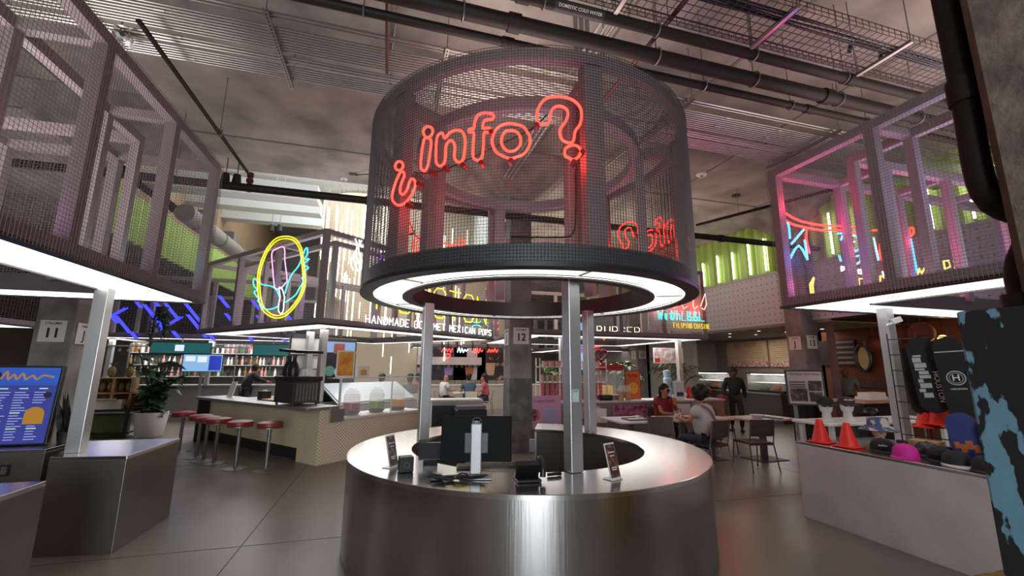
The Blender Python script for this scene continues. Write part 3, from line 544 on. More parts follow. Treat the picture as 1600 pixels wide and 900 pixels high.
# sweets sign: face at v = 9.32
m = MB(); neon_word(m, 'sweets', (6.3, 9.29, 3.16), (1, 0, 0), (0, 0, 1), .62, .26, .04, .012, slant=.12)
m2 = MB(); neon_word(m2, 'With L&L', (6.5, 9.29, 2.86), (1, 0, 0), (0, 0, 1), .24, .14, .045, .012)
for ch_x, ch in ((6.5, 'W'), (6.72, 'i'), (6.83, 't'), (6.96, 'h'), (7.2, 'L'), (7.38, '&'), (7.56, 'L')): neon_word(m2, ch, (ch_x, 9.29, 2.86), (1, 0, 0), (0, 0, 1), .23, .13, .04, .008, slant=.15)
m3 = MB(); neon_word(m3, 'FILIPINO CUISINE', (6.95, 9.29, 2.66), (1, 0, 0), (0, 0, 1), .12, .045, .026, .0042)
WARMR = mat('pale_red_neon', (.4, .1, .1), .4, emit=(1., .5, .38), es=2.)
bk = thing('backing_panel', 'pale panel behind the sweets neon, washed red', 'panel', (6.3, 9.40, 2.6)); MB().box(0, 0, 0, 1.6, .02, 1.25).build('panel', mat('pale_backing', '#cfc8c8', .6), bk)
o = sign('sweets_sign', 'red script sweets neon above cyan and yellow words', [('script_word', m, WARMR, (7, 9.29, 2.6)), ('cyan_word', m2, CYA, (7, 9.29, 2.6)), ('yellow_word', m3, YEL, (7, 9.29, 2.6))])
for x in (6.6, 7.2, 7.7): point('neon_and_wash_glow', (x, 9.25, 3.2), 5, (1, .04, .05), .05)
point('neon_and_wash_glow', (8.6, 9.6, 3.2), 12, (1, .04, .06), .1)
cb = thing('sign_cables', 'black looping cables hanging below the sweets neon', 'cable', (7, 9.5, 2.5))
for x0, x1 in ((5.7, 5.3), (6.5, 6.75), (6.95, 6.8), (7.45, 7.9)): MB().tube(spline([(x0-7, -.05, .7), (x0-7, -.05, .3), ((x0+x1)/2-7, -.05, .04), (x1-7, -.05, .02)]), .008, 6).build('cable', BLACK, cb)
m = MB(); neon_word(m, 'BURGER', (7.05, 13.65, 2.75), (1, 0, 0), (0, 0, 1), .34, .2, .1, .014)
sign('burger_sign', 'white neon burger word beyond the sweets canopy frame', [('neon_tube', m, mat('cream_neon', (.6, .6, .5), .4, emit=(1, .95, .7), es=1.6), (7, 13.6, 2.7))])
m = MB(); neon_word(m, 'G', (6.6, 13.6, 2.7), (1, 0, 0), (0, 0, 1), .3, .2, .1, .018)
sign('red_letter_sign', 'single red neon letter left of the white burger word', [('neon_tube', m, RED, (6.6, 13.6, 2.7))])
m = MB()
for z in (2.92, 3.42): neon_word(m, 'ICE', (2.75, 17.2, z), (1, 0, 0), (0, 0, 1), .4, .36, .14, .022)
ms = MB()
for i in range(3): squiggle(ms, (4.12, 17.2, 3.62-.28*i), (1, 0, 0), (0, 0, 1), .24, .2, .014, 5, i)
sign('ice_sign', 'cyan neon word ice stacked twice with small red letters', [('neon_tube', m, CYA, (3.4, 17.2, 2.9)), ('red_word', ms, RED, (3.4, 17.2, 2.9)), ('bracket', MB().box(2.7, 17.2, 3.36, 4.3, 17.31, 3.38), DARK, (3.4, 17.2, 2.9))])
# reversed sign seen from behind in the right-hand canopy
RP = []; RO = (6, 4.05, 2.6); AMB = mat('amber_neon', (.4, .3, .05), .4, emit=(1, .62, .12), es=1.9)
for p in (
    [(4.850, 4.100, 3.510), (4.900, 4.100, 3.490), (4.900, 4.100, 3.300)], [(5.150, 4.100, 3.450), (4.910, 4.100, 3.230)], [(4.850, 4.100, 3.020), (5.030, 4.100, 3.220), (5.150, 4.100, 3.040)], [(5.140, 4.100, 3.310), (5.150, 4.100, 3.040)],
    [(5.730, 4.100, 3.450), (5.830, 4.100, 3.450), (5.780, 4.100, 3.360)], [(5.710, 4.100, 3.150), (5.730, 4.100, 3.060)],
    [(6.030, 4.100, 3.360), (5.940, 4.100, 3.350), (5.870, 4.100, 3.380), (5.890, 4.100, 3.440), (6.000, 4.100, 3.450), (6.100, 4.100, 3.420), (6.100, 4.100, 3.270), (6.000, 4.100, 3.220), (5.960, 4.100, 3.210), (6.000, 4.100, 3.260), (5.880, 4.100, 3.220), (5.850, 4.100, 3.130), (5.910, 4.100, 3.060), (6.010, 4.100, 3.050), (6.090, 4.100, 3.100), (6.090, 4.100, 3.170), (6.010, 4.100, 3.150)],
    [(6.400, 4.100, 3.460), (6.430, 4.100, 3.130)], [(7.140, 4.100, 3.360), (7.160, 4.100, 3.030)], [(7.140, 4.100, 3.510), (7.150, 4.100, 3.310), (7.140, 4.100, 3.010)]): RP.append(('blue_stroke', MB().tube(spline(p, False, 3), .014, 6), LBL, RO))
for p in (
    [(4.850, 4.100, 3.650), (5.030, 4.100, 3.580), (5.210, 4.100, 3.550), (5.490, 4.100, 3.540), (5.780, 4.100, 3.560), (6.110, 4.100, 3.570)], [(4.840, 4.100, 3.550), (4.980, 4.100, 3.500), (5.190, 4.100, 3.480), (5.480, 4.100, 3.470), (5.760, 4.100, 3.500), (6.090, 4.100, 3.490)], [(6.400, 4.100, 3.560), (6.610, 4.100, 3.580), (6.850, 4.100, 3.570), (7.170, 4.100, 3.550)], [(5.210, 4.100, 3.480), (5.170, 4.100, 3.320), (5.200, 4.100, 3.130)],
    [(6.530, 4.100, 3.450), (6.750, 4.100, 3.490), (6.800, 4.100, 3.450), (6.550, 4.100, 3.410), (6.500, 4.100, 3.310), (6.480, 4.100, 3.190), (6.550, 4.100, 3.110), (6.680, 4.100, 3.080), (6.780, 4.100, 3.150), (6.820, 4.100, 3.330), (6.750, 4.100, 3.390), (6.630, 4.100, 3.380), (6.560, 4.100, 3.310), (6.570, 4.100, 3.210), (6.650, 4.100, 3.160), (6.740, 4.100, 3.210), (6.750, 4.100, 3.330), (6.670, 4.100, 3.350)],
    [(7.150, 4.100, 3.660), (7.230, 4.100, 3.680), (7.220, 4.100, 3.590), (7.150, 4.100, 3.570), (7.150, 4.100, 3.630)]): RP.append(('red_stroke', MB().tube(spline(p, False, 3), .014, 6), RED, RO))
for p in ([(5.720, 4.100, 2.990), (5.720, 4.100, 2.930), (5.770, 4.100, 2.960), (5.770, 4.100, 2.990), (5.720, 4.100, 2.990)], [(5.840, 4.100, 3.000), (5.920, 4.100, 3.000), (5.890, 4.100, 2.920)], [(6.020, 4.100, 2.970), (6.070, 4.100, 2.980), (6.070, 4.100, 2.910), (6.020, 4.100, 2.920), (6.020, 4.100, 2.970)], [(6.470, 4.100, 2.980), (6.490, 4.100, 2.900), (6.530, 4.100, 2.980)], [(6.590, 4.100, 2.970), (6.650, 4.100, 2.990), (6.640, 4.100, 2.910)]): RP.append(('white_letter', MB().tube(p, .011, 6), WNE, RO))
for p in ([(5.140, 4.100, 2.600), (5.140, 4.100, 2.710), (5.220, 4.100, 2.810)], [(5.180, 4.100, 2.600), (5.180, 4.100, 2.700), (5.220, 4.100, 2.800)], [(5.850, 4.100, 2.740), (5.880, 4.100, 2.820), (5.970, 4.100, 2.840), (5.940, 4.100, 2.740), (5.850, 4.100, 2.740)], [(6.000, 4.100, 2.760), (6.010, 4.100, 2.850), (6.110, 4.100, 2.850), (6.100, 4.100, 2.770)], [(6.400, 4.100, 2.830), (6.420, 4.100, 2.910), (6.510, 4.100, 2.890), (6.620, 4.100, 2.940), (6.660, 4.100, 2.880)],
    [(7.160, 4.100, 2.980), (7.220, 4.100, 3.070), (7.250, 4.100, 3.000), (7.350, 4.100, 3.110), (7.350, 4.100, 3.030)], [(7.400, 4.100, 3.140), (7.470, 4.100, 3.150), (7.460, 4.100, 3.050)], [(7.760, 4.100, 3.220), (7.870, 4.100, 3.240), (7.890, 4.100, 3.150), (7.760, 4.100, 3.100), (7.760, 4.100, 3.220)], [(7.990, 4.100, 3.240), (8.080, 4.100, 3.260), (8.060, 4.100, 3.150), (7.980, 4.100, 3.140)]): RP.append(('amber_letter', MB().tube(p, .012, 6), AMB, RO))
o = sign('reversed_sign', 'blue and red neon sign seen from behind in the right canopy', RP)
for u, z, c, p in ((4.95, 3.75, (1, .04, .12), 9), (5.15, 3.1, (.08, .2, 1), 12), (5.6, 3.6, (1, .05, .3), 7), (6.3, 3.3, (1, .04, .2), 10), (7.3, 3.5, (1, .06, .25), 7), (7.3, 2.9, (.1, .2, 1), 9), (8.3, 3.0, (.35, .3, 1), 10), (5.0, 2.7, (.9, .1, .5), 5)): point('neon_and_wash_glow', (u, 3.93, z), p, c, .08)
point('neon_and_wash_glow', (-2.5, 3.7, 2.72), 3.5, (.75, .2, .9), .1); point('neon_and_wash_glow', (-2.5, 5.75, 2.9), 1.5, (.2, .7, .9), .1)  # bodiless wash lights added for the left canopy's tint; no neon there
point('neon_and_wash_glow', (6.2, 2.2, 3.9), 14, (.45, .3, 1), .3)

# ================================================================== counters around the kiosk
def plinth(label, poly, extra=None):
    o = thing('steel_plinth', label, 'counter', (poly[0][0], poly[0][1], 0)); x0, y0 = poly[0]; q = [(x-x0, y-y0) for x, y in poly]
    MB().prism(q, 0, ZC-.03).build('body', mat('satin_steel_cladding', '#8d8784', .36, .85, noise=(3, '#7c7774', .3, .7), bump=(40, .03, (1, 1, .05))) if 'caps' not in label else mat('lit_steel_cladding', '#cfc6c4', .42, .35, noise=(3, '#bdb4b2', .3, .7)), o, bevel=.003)  # caps counter takes a paler copy, with incoming light put into its colour
    MB().prism(q, ZC-.03, ZC).build('top', STEELTOP, o, bevel=.003)
    return o
plinth('angular steel plinth under the left canopy post', [(-2.22, 5.95), (-2.24, 4.94), (-2.86, 5.03), (-3.15, 5.97)])
plinth('steel plinth cut by the lower left edge of the photo', [(-2.30, 4.06), (-2.30, 1.9), (-3.6, 1.9), (-3.6, 4.06)])
plinth('long low steel counter carrying the menu screen', [(-3.17, 5.50), (-3.17, 5.98), (-6.4, 5.98), (-6.4, 5.50)])
o = thing('wall_outlet', 'dark framed power outlet on the long low steel counter', 'outlet', (-3.450, 5.490, 0.640)); MB().box(-.035, -.006, -.05, .035, 0, .05).build('plate', DARK, o); MB().box(-.022, -.009, -.034, .022, -.005, .034).build('socket', GREYM, o)
plinth('wide brushed steel counter under the caps and cones', [(4.67, .6), (4.67, 4.12), (5.9, 4.12), (5.9, .6)])

# ------------------------------------------------------------------ things on the information counter
def at_kiosk(n, label, cat, p, rz=0, group=None): return thing(n, label, cat, (p[0], p[1], ZC+.002), rz, group)
o = at_kiosk('monitor', 'black desktop monitor seen from behind on a silver stand', 'monitor', (0.680, 3.320, 0.820), R(-14))
MB().box(-.12, -.02, 0, .12, .2, .012).build('base', mat('silver_plastic', '#a2a3a4', .45, .5), o, bevel=.004)
MB().box(-.042, .0, .012, .042, .035, .40).build('stand', mat('silver_plastic', '#a2a3a4', .45, .5), o, bevel=.008)
sb_ = MB().box(-.27, .04, .115, .27, .075, .45).build('screen_back', mat('matt_black_shell', '#08090a', .7, spec=.2), o, bevel=.006)
m = MB().tube([(.036*cos(2*pi*i/24), .036, .405+.036*sin(2*pi*i/24)) for i in range(24)], .0035, 6, True); m.build('logo_ring', GREYM, sb_)
lettering('logo', 'DELL', .026, GREYM, sb_, (0, .037, .405), (1, 0, 0), (0, 0, 1), .001, .01)
MB().box(-.09, .03, .18, .09, .04, .33).build('mount_plate', BLACK, o, bevel=.003)
o = at_kiosk('speaker', 'small black cube speaker on the steel counter', 'speaker', (0.190, 3.710, 0.820), R(8))
MB().box(-.055, -.05, 0, .055, .05, .115).build('case', mat('black_speaker_shell', '#1b1c1e', .45), o, bevel=.007); MB().tube([(.02*cos(2*pi*i/20), -.052, .055+.02*sin(2*pi*i/20)) for i in range(20)], .002, 6, True).build('emblem', GREYM, o)
o = at_kiosk('card_terminal', 'tilted black touch terminal between the cube speaker and monitor', 'terminal', (0.400, 3.860, 0.820), R(-6))
MB().cbox((0, 0, .115), (.20, .012, .14), 0, R(-24)).build('screen', BLACK, o, bevel=.004); MB().cbox((0, -.008, .116), (.178, .004, .118), 0, R(-24)).build('glass', mat('dim_glass', '#2b2c30', .12), o)
MB().cbox((0, .05, .03), (.12, .1, .06), 0, R(12)).cbox((0, .04, .085), (.05, .03, .08), 0, R(-30)).build('stand', BLACK, o, bevel=.003)
o = at_kiosk('desk_phone', 'black desk phone with its handset facing away', 'telephone', (1.060, 3.220, 0.820), R(-4))
k = MB(); k.prism([(-.10, -.09), (.08, -.09), (.08, .11), (-.10, .11)], 0, .02).cbox((-.01, .0, .07), (.18, .05, .13), 0, R(28)).build('body', BLACK, o, bevel=.005)
MB().tube(spline([(.095, -.06, .03), (.10, -.05, .09), (.10, .0, .14), (.10, .05, .135), (.10, .07, .11)]), .022, 10).build('handset', BLACK, o)
o = at_kiosk('marker_pen', 'fat black pen lying right of the desk phone', 'pen', (1.290, 3.280, 0.820), R(5)); MB().tube([(-.055, 0, .013), (.03, 0, .013)], .012, 12).build('barrel', BLACK, o); MB().tube([(.03, 0, .013), (.06, 0, .012)], .013, 12).build('cap', mat('glossy_black', '#0b0b0b', .2), o)
o = at_kiosk('keyboard', 'black keyboard lying behind the silver monitor stand', 'keyboard', (0.830, 3.520, 0.820), R(-10))
MB().box(-.26, .10, 0, .26, .25, .016).build('case', BLACK, o, bevel=.004); k = MB()
for i in range(15):
    for j in range(5): k.box(-.245+i*.033, .115+j*.026, .016, -.245+i*.033+.028, .115+j*.026+.021, .021)
k.build('keys', mat('key_caps', '#202124', .5), o)
o = at_kiosk('receipt_printer', 'black tray unit behind the touch terminal', 'printer', (0.570, 4.450, 0.820), R(-8)); MB().box(-.17, -.10, 0, .17, .12, .075).build('case', BLACK, o, bevel=.015); MB().box(-.15, -.105, .055, .15, -.098, .068).build('slot', mat('grey_slot', '#6b6b6d', .4), o)
cb = thing('cable_tangle', 'black and blue cables heaped before the monitor stand', 'cable', (*(0.550, 3.350, 0.820)[:2], ZC+.002))
random.seed(11)
for i in range(7):
    p = [Vector((-.22+.02*i, .05-.02*i, .02))]
    for j in range(5): p.append(Vector((-.16+.09*j+random.uniform(-.03, .03), random.uniform(-.05, .06)-.02*j*.5, random.uniform(.008, .04))))
    MB().tube(spline(p), .0055, 6).build('cable', BLACK if i != 3 else mat('navy_cable', '#1c2540', .5), cb)
MB().box(-.2, .0, 0, -.10, .05, .03).build('power_brick', BLACK, cb, bevel=.006)
def acrylic(label, p, rz, cols):
    o = at_kiosk('sign_holder', label, 'sign holder', p, rz, 'leaflet holders on the kiosk'); t_ = R(-14)
    MB().cbox((0, .0, .128), (.115, .006, .26), 0, t_).build('frame', mat('white_leaflet_edge', '#d8d4cf', .4), o); MB().cbox((0, -.006, .13), (.10, .004, .235), 0, t_).build('leaflet', cols, o)
    MB().box(-.0575, -.05, 0, .0575, .05, .004).build('foot', mat('clear_foot', '#cfd2d2', .2), o)
    for z, wd in ((.19, .07), (.165, .05), (.085, .06), (.07, .05)): MB().cbox((0, -.009-(.13-z)*-.25*0+0, z), (wd, .002, .007), 0, t_).build('text_line', PAPER, o, loc=(0, (.128-z)*-.249, 0))
    return o
acrylic('tilted leaflet holder with a dark brown leaflet beside the front post', (1.690, 3.090, 0.820), R(22), mat('dark_brown_leaflet', '#4a2320', .5, noise=(25, '#7c5a4a', .5, .62)))
acrylic('tilted leaflet holder with a dim grey leaflet left of the cube speaker', (0.080, 3.890, 0.820), R(52), mat('dim_grey_leaflet', '#4b4543', .5, noise=(25, '#827a74', .5, .6)))

# ------------------------------------------------------------------ ceiling services
def hanger(mb, x, y, z, r): mb.tube([(x, y, z+r), (x, y, ZCEIL)], .006, 6).tube([(x, y+(r+.012)*cos(2*pi*i/14), z+(r+.012)*sin(2*pi*i/14)) for i in range(14)], .007, 5, True)
def pipe_run(label, v, z, r, x0, x1, m, hs):
    o = thing('ceiling_pipe', label, 'pipe', (x0, v, z)); MB().tube([(0, 0, 0), (x1-x0, 0, 0)], r, 14).build('pipe', m, o)
    for x in range(2, int(x1-x0), 4): MB().tube([(x-.06, 0, 0), (x+.06, 0, 0)], r*1.22, 14).build('coupling', m, o)
    for x in hs:
        h = MB(); hanger(h, x-x0, 0, 0, r); h.v = [(a, b, c_ if c_ < ZCEIL-.001 else ZCEIL-z) for a, b, c_ in h.v]; h.v = [(a, b, min(c_, ZCEIL-z)) for a, b, c_ in h.v]; h.build('hanger', GREYM, o)
pipe_run('thin dark pipe running nearest above the round canopy', 3.72, 4.92, .045, -9, 10.5, PIPE, (-.4, 2.1, 3.4, 4.7, 6))
pipe_run('thick dark pipe between two thinner overhead pipes', 3.49, 4.95, .075, -9, 10.5, PIPE, (.5, 2.6, 3.9, 5.2, 6.6))
pipe_run('dark pipe nearest the wire cable tray', 3.19, 4.97, .055, -9, 10.5, PIPE, (1.2, 2.4, 3.6, 4.9))
pipe_run('black pipe running far behind the round canopy', 8.05, 4.70, .07, -6.5, 10.5, PIPE, (-3.6, .4, 4))
o = thing('sprinkler_branch', 'thin black sprinkler pipe running away with a red drop', 'pipe', (-2.58, 4.6, 5.02)); MB().tube([(0, 0, 0), (0, 3.75, 0)], .026, 10).build('pipe', PIPE, o)
MB().tube([(0, 3.7, .03), (0, 3.7, -.3)], .04, 10).tube([(0, 3.7, -.06), (0, 3.7, -.12)], .06, 10).tube([(0, 3.7, .06), (0, 3.7, -.02)], .055, 10).build('red_drop', REDP, o)
MB().tube([(0, 2.2, 0), (0, 2.2, .93)], .006, 6).tube([(0, 2.2, -.03), (0, 2.2, .06)], .035, 8).build('hanger', GREYM, o)
o = thing('sprinkler_branch', 'dark red pipe crossing above the overhead pipes', 'pipe', (2.55, 2.0, 5.12)); MB().tube([(0, 0, 0), (0, 4.0, 0)], .024, 10).build('pipe', REDP, o); MB().tube([(0, 1.2, 0), (0, 1.2, .82)], .006, 6).build('hanger', GREYM, o)
o = thing('sprinkler_branch', 'thin dark red pipe above the canopy left edge', 'pipe', (-.2, 2.6, 5.1)); MB().tube([(0, 0, 0), (0, 2.2, 0)], .018, 8).build('pipe', REDP, o); MB().tube([(0, 1.0, 0), (0, 1.0, .84)], .006, 6).build('hanger', GREYM, o)
o = thing('sprinkler_branch', 'black pipe slanting up beside the right wall', 'pipe', (7.510, 8.870, 5.300)); MB().tube([(0, 0, 0), (1.2, -2.9, 0)], .035, 10).build('pipe', PIPE, o); MB().tube([(.4, -1, 0), (.4, -1, .64)], .006, 6).build('hanger', GREYM, o)
# parallel conduits: one object per conduit, on struts
k = 0
vs_ = [4.36, 4.41]+[4.56+.045*i for i in range(9)]+[5.02, 5.07, 5.12, 5.2, 5.245, 5.29, 5.335, 5.38, 5.425]
for v in vs_:
    o = thing('conduit', 'galvanised conduit, %s from the camera side of the parallel bank' % ORD[k], 'conduit', (-9.5, v, 5.22), 0, 'parallel ceiling conduits')
    MB().tube([(0, 0, 0), (19.9, 0, 0)], .012 if v not in (5.07, 5.12, 4.36) else .019, 8).build('conduit_tube', GALV, o)
    MB().tube([(3.0*k % 7+2, 0, 0), (3.0*k % 7+2.1, 0, 0)], .02, 8).build('coupling', GALV, o); MB().tube([(12+k % 5, 0, 0), (12.1+k % 5, 0, 0)], .02, 8).build('coupling', GALV, o); k += 1
for u, dv, lab in ((-1.38, 0, 'left of the round canopy'), (.45, 0, 'behind the left side of the round canopy'), (-4.3, 0, 'above the left canopy'), (3.7, 0, 'right of the round canopy'), (6.3, 0, 'just before the right canopy')):
    o = thing('conduit_strut', 'perforated steel strut carrying the conduits '+lab, 'strut', (u, 4.9, 5.18)); m = MB()
    m.box(-.021, -.65, -.04, .021, .65, -.036).box(-.021, -.65, -.036, -.018, .65, 0).box(.018, -.65, -.036, .021, .65, 0)
    ch_ = m.build('channel', GALV, o)
    for i in range(24): MB().box(-.008, -.62+i*.052, -.0415, .008, -.59+i*.052, -.0405).build('slot', BLACK, ch_)
    for y in (-.62, .62): MB().tube([(0, y, -.04), (0, y, ZCEIL-5.18)], .006, 6).build('rod', GREYM, o)
# wire basket cable tray
o = thing('cable_tray', 'wide wire basket tray with a bundle of cables', 'cable tray', (.6, 2.86, 5.0)); m = MB()
for i in range(105): m.tube([(i*.09, -.25, .1), (i*.09, -.25, 0), (i*.09, .25, 0), (i*.09, .25, .1)], .004, 4)
for y in (-.25, -.17, -.08, 0, .08, .17, .25): m.tube([(0, y, 0), (9.4, y, 0)], .004, 4)
for y in (-.25, .25): m.tube([(0, y, .1), (9.4, y, .1)], .005, 4).tube([(0, y, .05), (9.4, y, .05)], .004, 4)
m.build('basket', mat('dark_tray_wire', '#4c4440', .5, .6), o)
for x in (1.3, 2.9, 4.4, 6.2):
    MB().box(x-.02, -.29, -.04, x+.02, .265, -.005).build('bracket', GALV, o)
    for y in (-.275, .255): MB().tube([(x, y, -.04), (x, y, ZCEIL-5.0-.002)], .006, 6).build('rod', GREYM, o)
random.seed(4)
for i in range(6): MB().tube(spline([(x, -.16+.022*i+random.uniform(-.012, .012), .012+.012*(i % 2)) for x in [j*.7 for j in range(14)]], False, 3), .011, 6).build('cable', mat('navy_cable', '#1c2540', .5) if i % 2 else BLACK, o)
MB().tube(spline([(4.0, .05, .01), (4.02, .02, .1), (4.2, -.0, .13), (4.4, .0, .1), (4.42, .02, .01)]), .02, 6).build('cable_loop', BLACK, o)
# conduits running away from the camera on the right, small fittings
for i, u in enumerate((2.0, 2.08, 2.16)):
    o = thing('cross_conduit', ['left one', 'middle one', 'right one'][i]+' of three galvanised conduits crossing above the overhead pipes', 'conduit', (u, 1.6, 5.3), 0, 'cross conduits'); MB().tube([(0, 0, 0), (0, 6, 0)], .02, 8).build('conduit_tube', GALV, o); MB().box(-.02, 2.6, 0, .02, 2.64, .65).build('clip', GALV, o)
o = thing('cross_conduit', 'single pale conduit dropping to a camera on the concrete ceiling', 'conduit', (-.1, 4.4, 5.9)); MB().tube([(0, 0, 0), (-.35, 4.6, 0)], .016, 8).build('conduit_tube', GALV, o)
o = thing('cross_conduit', 'grey conduit crossing the ceiling towards the right wall', 'conduit', (4.6, 1.8, 5.85)); MB().tube([(0, 0, 0), (-.4, 6, 0)], .02, 8).build('conduit_tube', GALV, o)
def cap_fit(name, label, cat, p, m=WHITE, r=.06): 
    o = thing(name, label, cat, p); MB().lathe([(0, -.05), (r*.8, -.045), (r, -.02), (r, 0)], (0, 0, 0), 16).build('cover', m, o); MB().cyl((0, 0, -.055), r*.3, .02, 10).build('lens', BLACK, o); return o
cap_fit('security_camera', 'small white camera on the ceiling left of the round canopy', 'camera', (-1.210, 10.050, 5.950), WHITE, .09)
cap_fit('smoke_detector', 'pale round detector on the ceiling beside the round canopy', 'detector', (6.560, 7.460, 5.950), WHITE, .12)
cap_fit('smoke_detector', 'small dark fitting on the ceiling near the right wall', 'detector', (8.210, 8.210, 5.950), DARK, .1)
o = thing('junction_box', 'dark junction box on the ceiling with a loose cable', 'junction box', (-0.990, 9.770, 5.950)); MB().box(-.08, -.06, -.06, .08, .06, 0).build('box', GREYM, o); MB().tube(spline([(.06, -.05, -.04), (.35, -.35, -.12), (.62, -.75, -.35), (.72, -1.0, -.95)]), .012, 6).build('cable', BLACK, o)
o = thing('foil_lamp', 'crumpled clear plastic wrapped lamp under the left conduits', 'lamp', (-2.960, 5.030, 5.100)); random.seed(2); m = MB()
for i in range(46):
    a, b = random.uniform(0, 6.28), random.uniform(-1.2, 1.2); r = random.uniform(.10, .15); p = Vector((r*cos(a)*cos(b), r*sin(a)*cos(b), .6*r*sin(b))); q = Vector((random.uniform(-.05, .05), random.uniform(-.05, .05), random.uniform(-.05, .05))); m.quad(p, p+q, p+q+Vector((q.y, q.z, q.x)), p+Vector((q.y, q.z, q.x)))
m.build('wrap', mat('crumpled_clear_film', '#d8d8d6', .1, .6), o); MB().ell((0, 0, 0), (.05, .05, .05)).build('bulb', GREYM, o); MB().tube([(0, 0, 0), (0, 0, ZCEIL-5.1)], .008, 6).build('stem', GALV, o)
for i, p in enumerate(((0.720, 13.510, 6.600), (-4.090, 16.870, 6.600), (-4.380, 16.970, 6.600), (-3.470, 9.710, 5.450), (-3.260, 9.710, 5.450))):
    if i == 0: continue
    o = thing('spot_lamp', ['', 'dark spot lamp under the skylight, right one of the near pair', 'dark spot lamp under the skylight, left one of the near pair', 'dark spot lamp beside the left canopy top, left of two', 'dark spot lamp beside the left canopy top, right of two'][i], 'lamp', p); MB().lathe([(0, .14), (.07, .14), (.10, -.1), (.09, -.1), (.03, 0)], (0, 0, 0), 14).build('housing', DARK, o); MB().tube([(0, 0, .14), (0, 0, 9.0-p[2] if i < 3 else ZCEIL-p[2])], .012, 6).build('bracket', GREYM, o)
o = thing('duct', 'round grey spiral duct along the edge of the light well', 'duct', (-4.9, 11.6, 5.25)); MB().tube([(0, 0, 0), (0, 7.5, 0)], .22, 20).build('duct_tube', mat('galvanised_duct', '#8b8a87', .5, .5), o); [MB().tube([(0, y, 0), (0, y+.06, 0)], .235, 20).build('joint_band', GREYM, o) for y in (.6, 2.2, 3.8, 5.4)]
for y in (.9, 4.6): MB().tube([(0, y, .2), (-1.3, y, .3)], .012, 6).build('strap', GREYM, o)
for y in (1.2, 3.1): MB().cbox((0, y, .28), (.3, .4, .3)).build('outlet_box', GREYM, o)
o = thing('pipe_marker', 'pale marker band with lettering on the overhead pipe', 'label', (1.30, 3.19, 4.97)); MB().tube([(0, 0, 0), (.5, 0, 0)], .0562, 14).build('band', mat('dark_marker_band', '#2b2422', .6), o); lettering('words', 'DOMESTIC COLD WATER', .038, PAPER, o, (.25, -.046, -.036), (1, 0, 0), (0, -.62, .78), .001, .006)

# ================================================================== the corner bar with stools
BC = (-1.22, 8.0)
bar = thing('bar_counter', 'corner bar clad in herringbone strips under the ice pop canopy', 'counter', (*BC, 0), PA)
HB = mat('cream_herringbone_strips', '#b6a98f', .6)
nt = HB.node_tree; tc = nt.nodes.new('ShaderNodeTexCoord')
sx_ = nt.nodes.new('ShaderNodeSeparateXYZ'); nt.links.new(tc.outputs['Object'], sx_.inputs[0])
def mth(op, a, b=None):
    n = nt.nodes.new('ShaderNodeMath'); n.operation = op
    for i, q in enumerate((a, b)):
        if q is None: continue
        if isinstance(q, (int, float)): n.inputs[i].default_value = q
        else: nt.links.new(q, n.inputs[i])
    return n.outputs[0]
hh = mth('ADD', sx_.outputs[0], sx_.outputs[1]); zig = mth('PINGPONG', hh, .28); st_ = mth('FRACT', mth('MULTIPLY', mth('ADD', zig, sx_.outputs[2]), 18)); ln_ = mth('LESS_THAN', st_, .22)
mx = nt.nodes.new('ShaderNodeMix'); mx.data_type = 'RGBA'; mx.inputs[6].default_value = (*hx('d6c8aa'), 1); mx.inputs[7].default_value = (*hx('7d705a'), 1)
nt.links.new(ln_, mx.inputs[0]); nt.links.new(mx.outputs[2], nt.nodes['Principled BSDF'].inputs['Base Color'])
MB().box(.22, .60, .22, .75, 4.2, .90).build('stool_side_front', HB, bar); MB().box(.30, .60, 0, .72, 4.15, .22).build('kick_plate', DARK, bar)
MB().box(.22, 0, .0, .56, .60, .90).box(.56, 0, 0, 2.55, .60, .70).build('herringbone_front', HB, bar)
MB().box(-.06, -.04, .90, .56, 4.28, .95).build('countertop', STEELM, bar, bevel=.004); MB().box(.40, -.045, .899, .56, .66, .949).build('countertop_return', STEELM, bar)
MB().box(.0, 4.2, 0, .76, 4.26, .90).build('end_panel', DARK, bar)
MB().box(.56, -.04, .70, 2.58, .66, .74).build('display_ledge', OFFW, bar); MB().box(.40, -.05, .68, .66, -.02, .90).build('corner_plate', STEELM, bar)
MB().box(.9, 3.4, .0, 3.2, 4.0, .9).build('back_counter', STEELM, bar)
gd = thing('sneeze_guard', 'clear glass guard with white edges above the drinks ledge', 'glass guard', (*BC, 0), PA)
MB().box(.6, .0, .742, 2.56, .012, 1.42).build('pane', GLASS, gd)
MB().box(.57, -.01, .742, .60, .025, 1.44).build('edge_post', WHITE, gd); MB().box(1.75, -.006, .742, 1.765, .018, 1.42).build('edge_post', WHITE, gd)
MB().box(.4, -.02, 1.42, 2.56, .12, 1.44).build('top_shelf', GLASS, gd); MB().box(.4, -.024, 1.419, 2.56, -.0205, 1.441).build('shelf_edge', WHITE, gd)
def bl(x, y, z): return (BC[0]+x*cos(PA)-y*sin(PA), BC[1]+x*sin(PA)+y*cos(PA), z)
LIQ = {'red': mat('red_juice', '#8e1420', .3), 'green': mat('green_juice', '#6f8f2c', .3), 'orange': mat('orange_juice', '#c98a24', .3)}
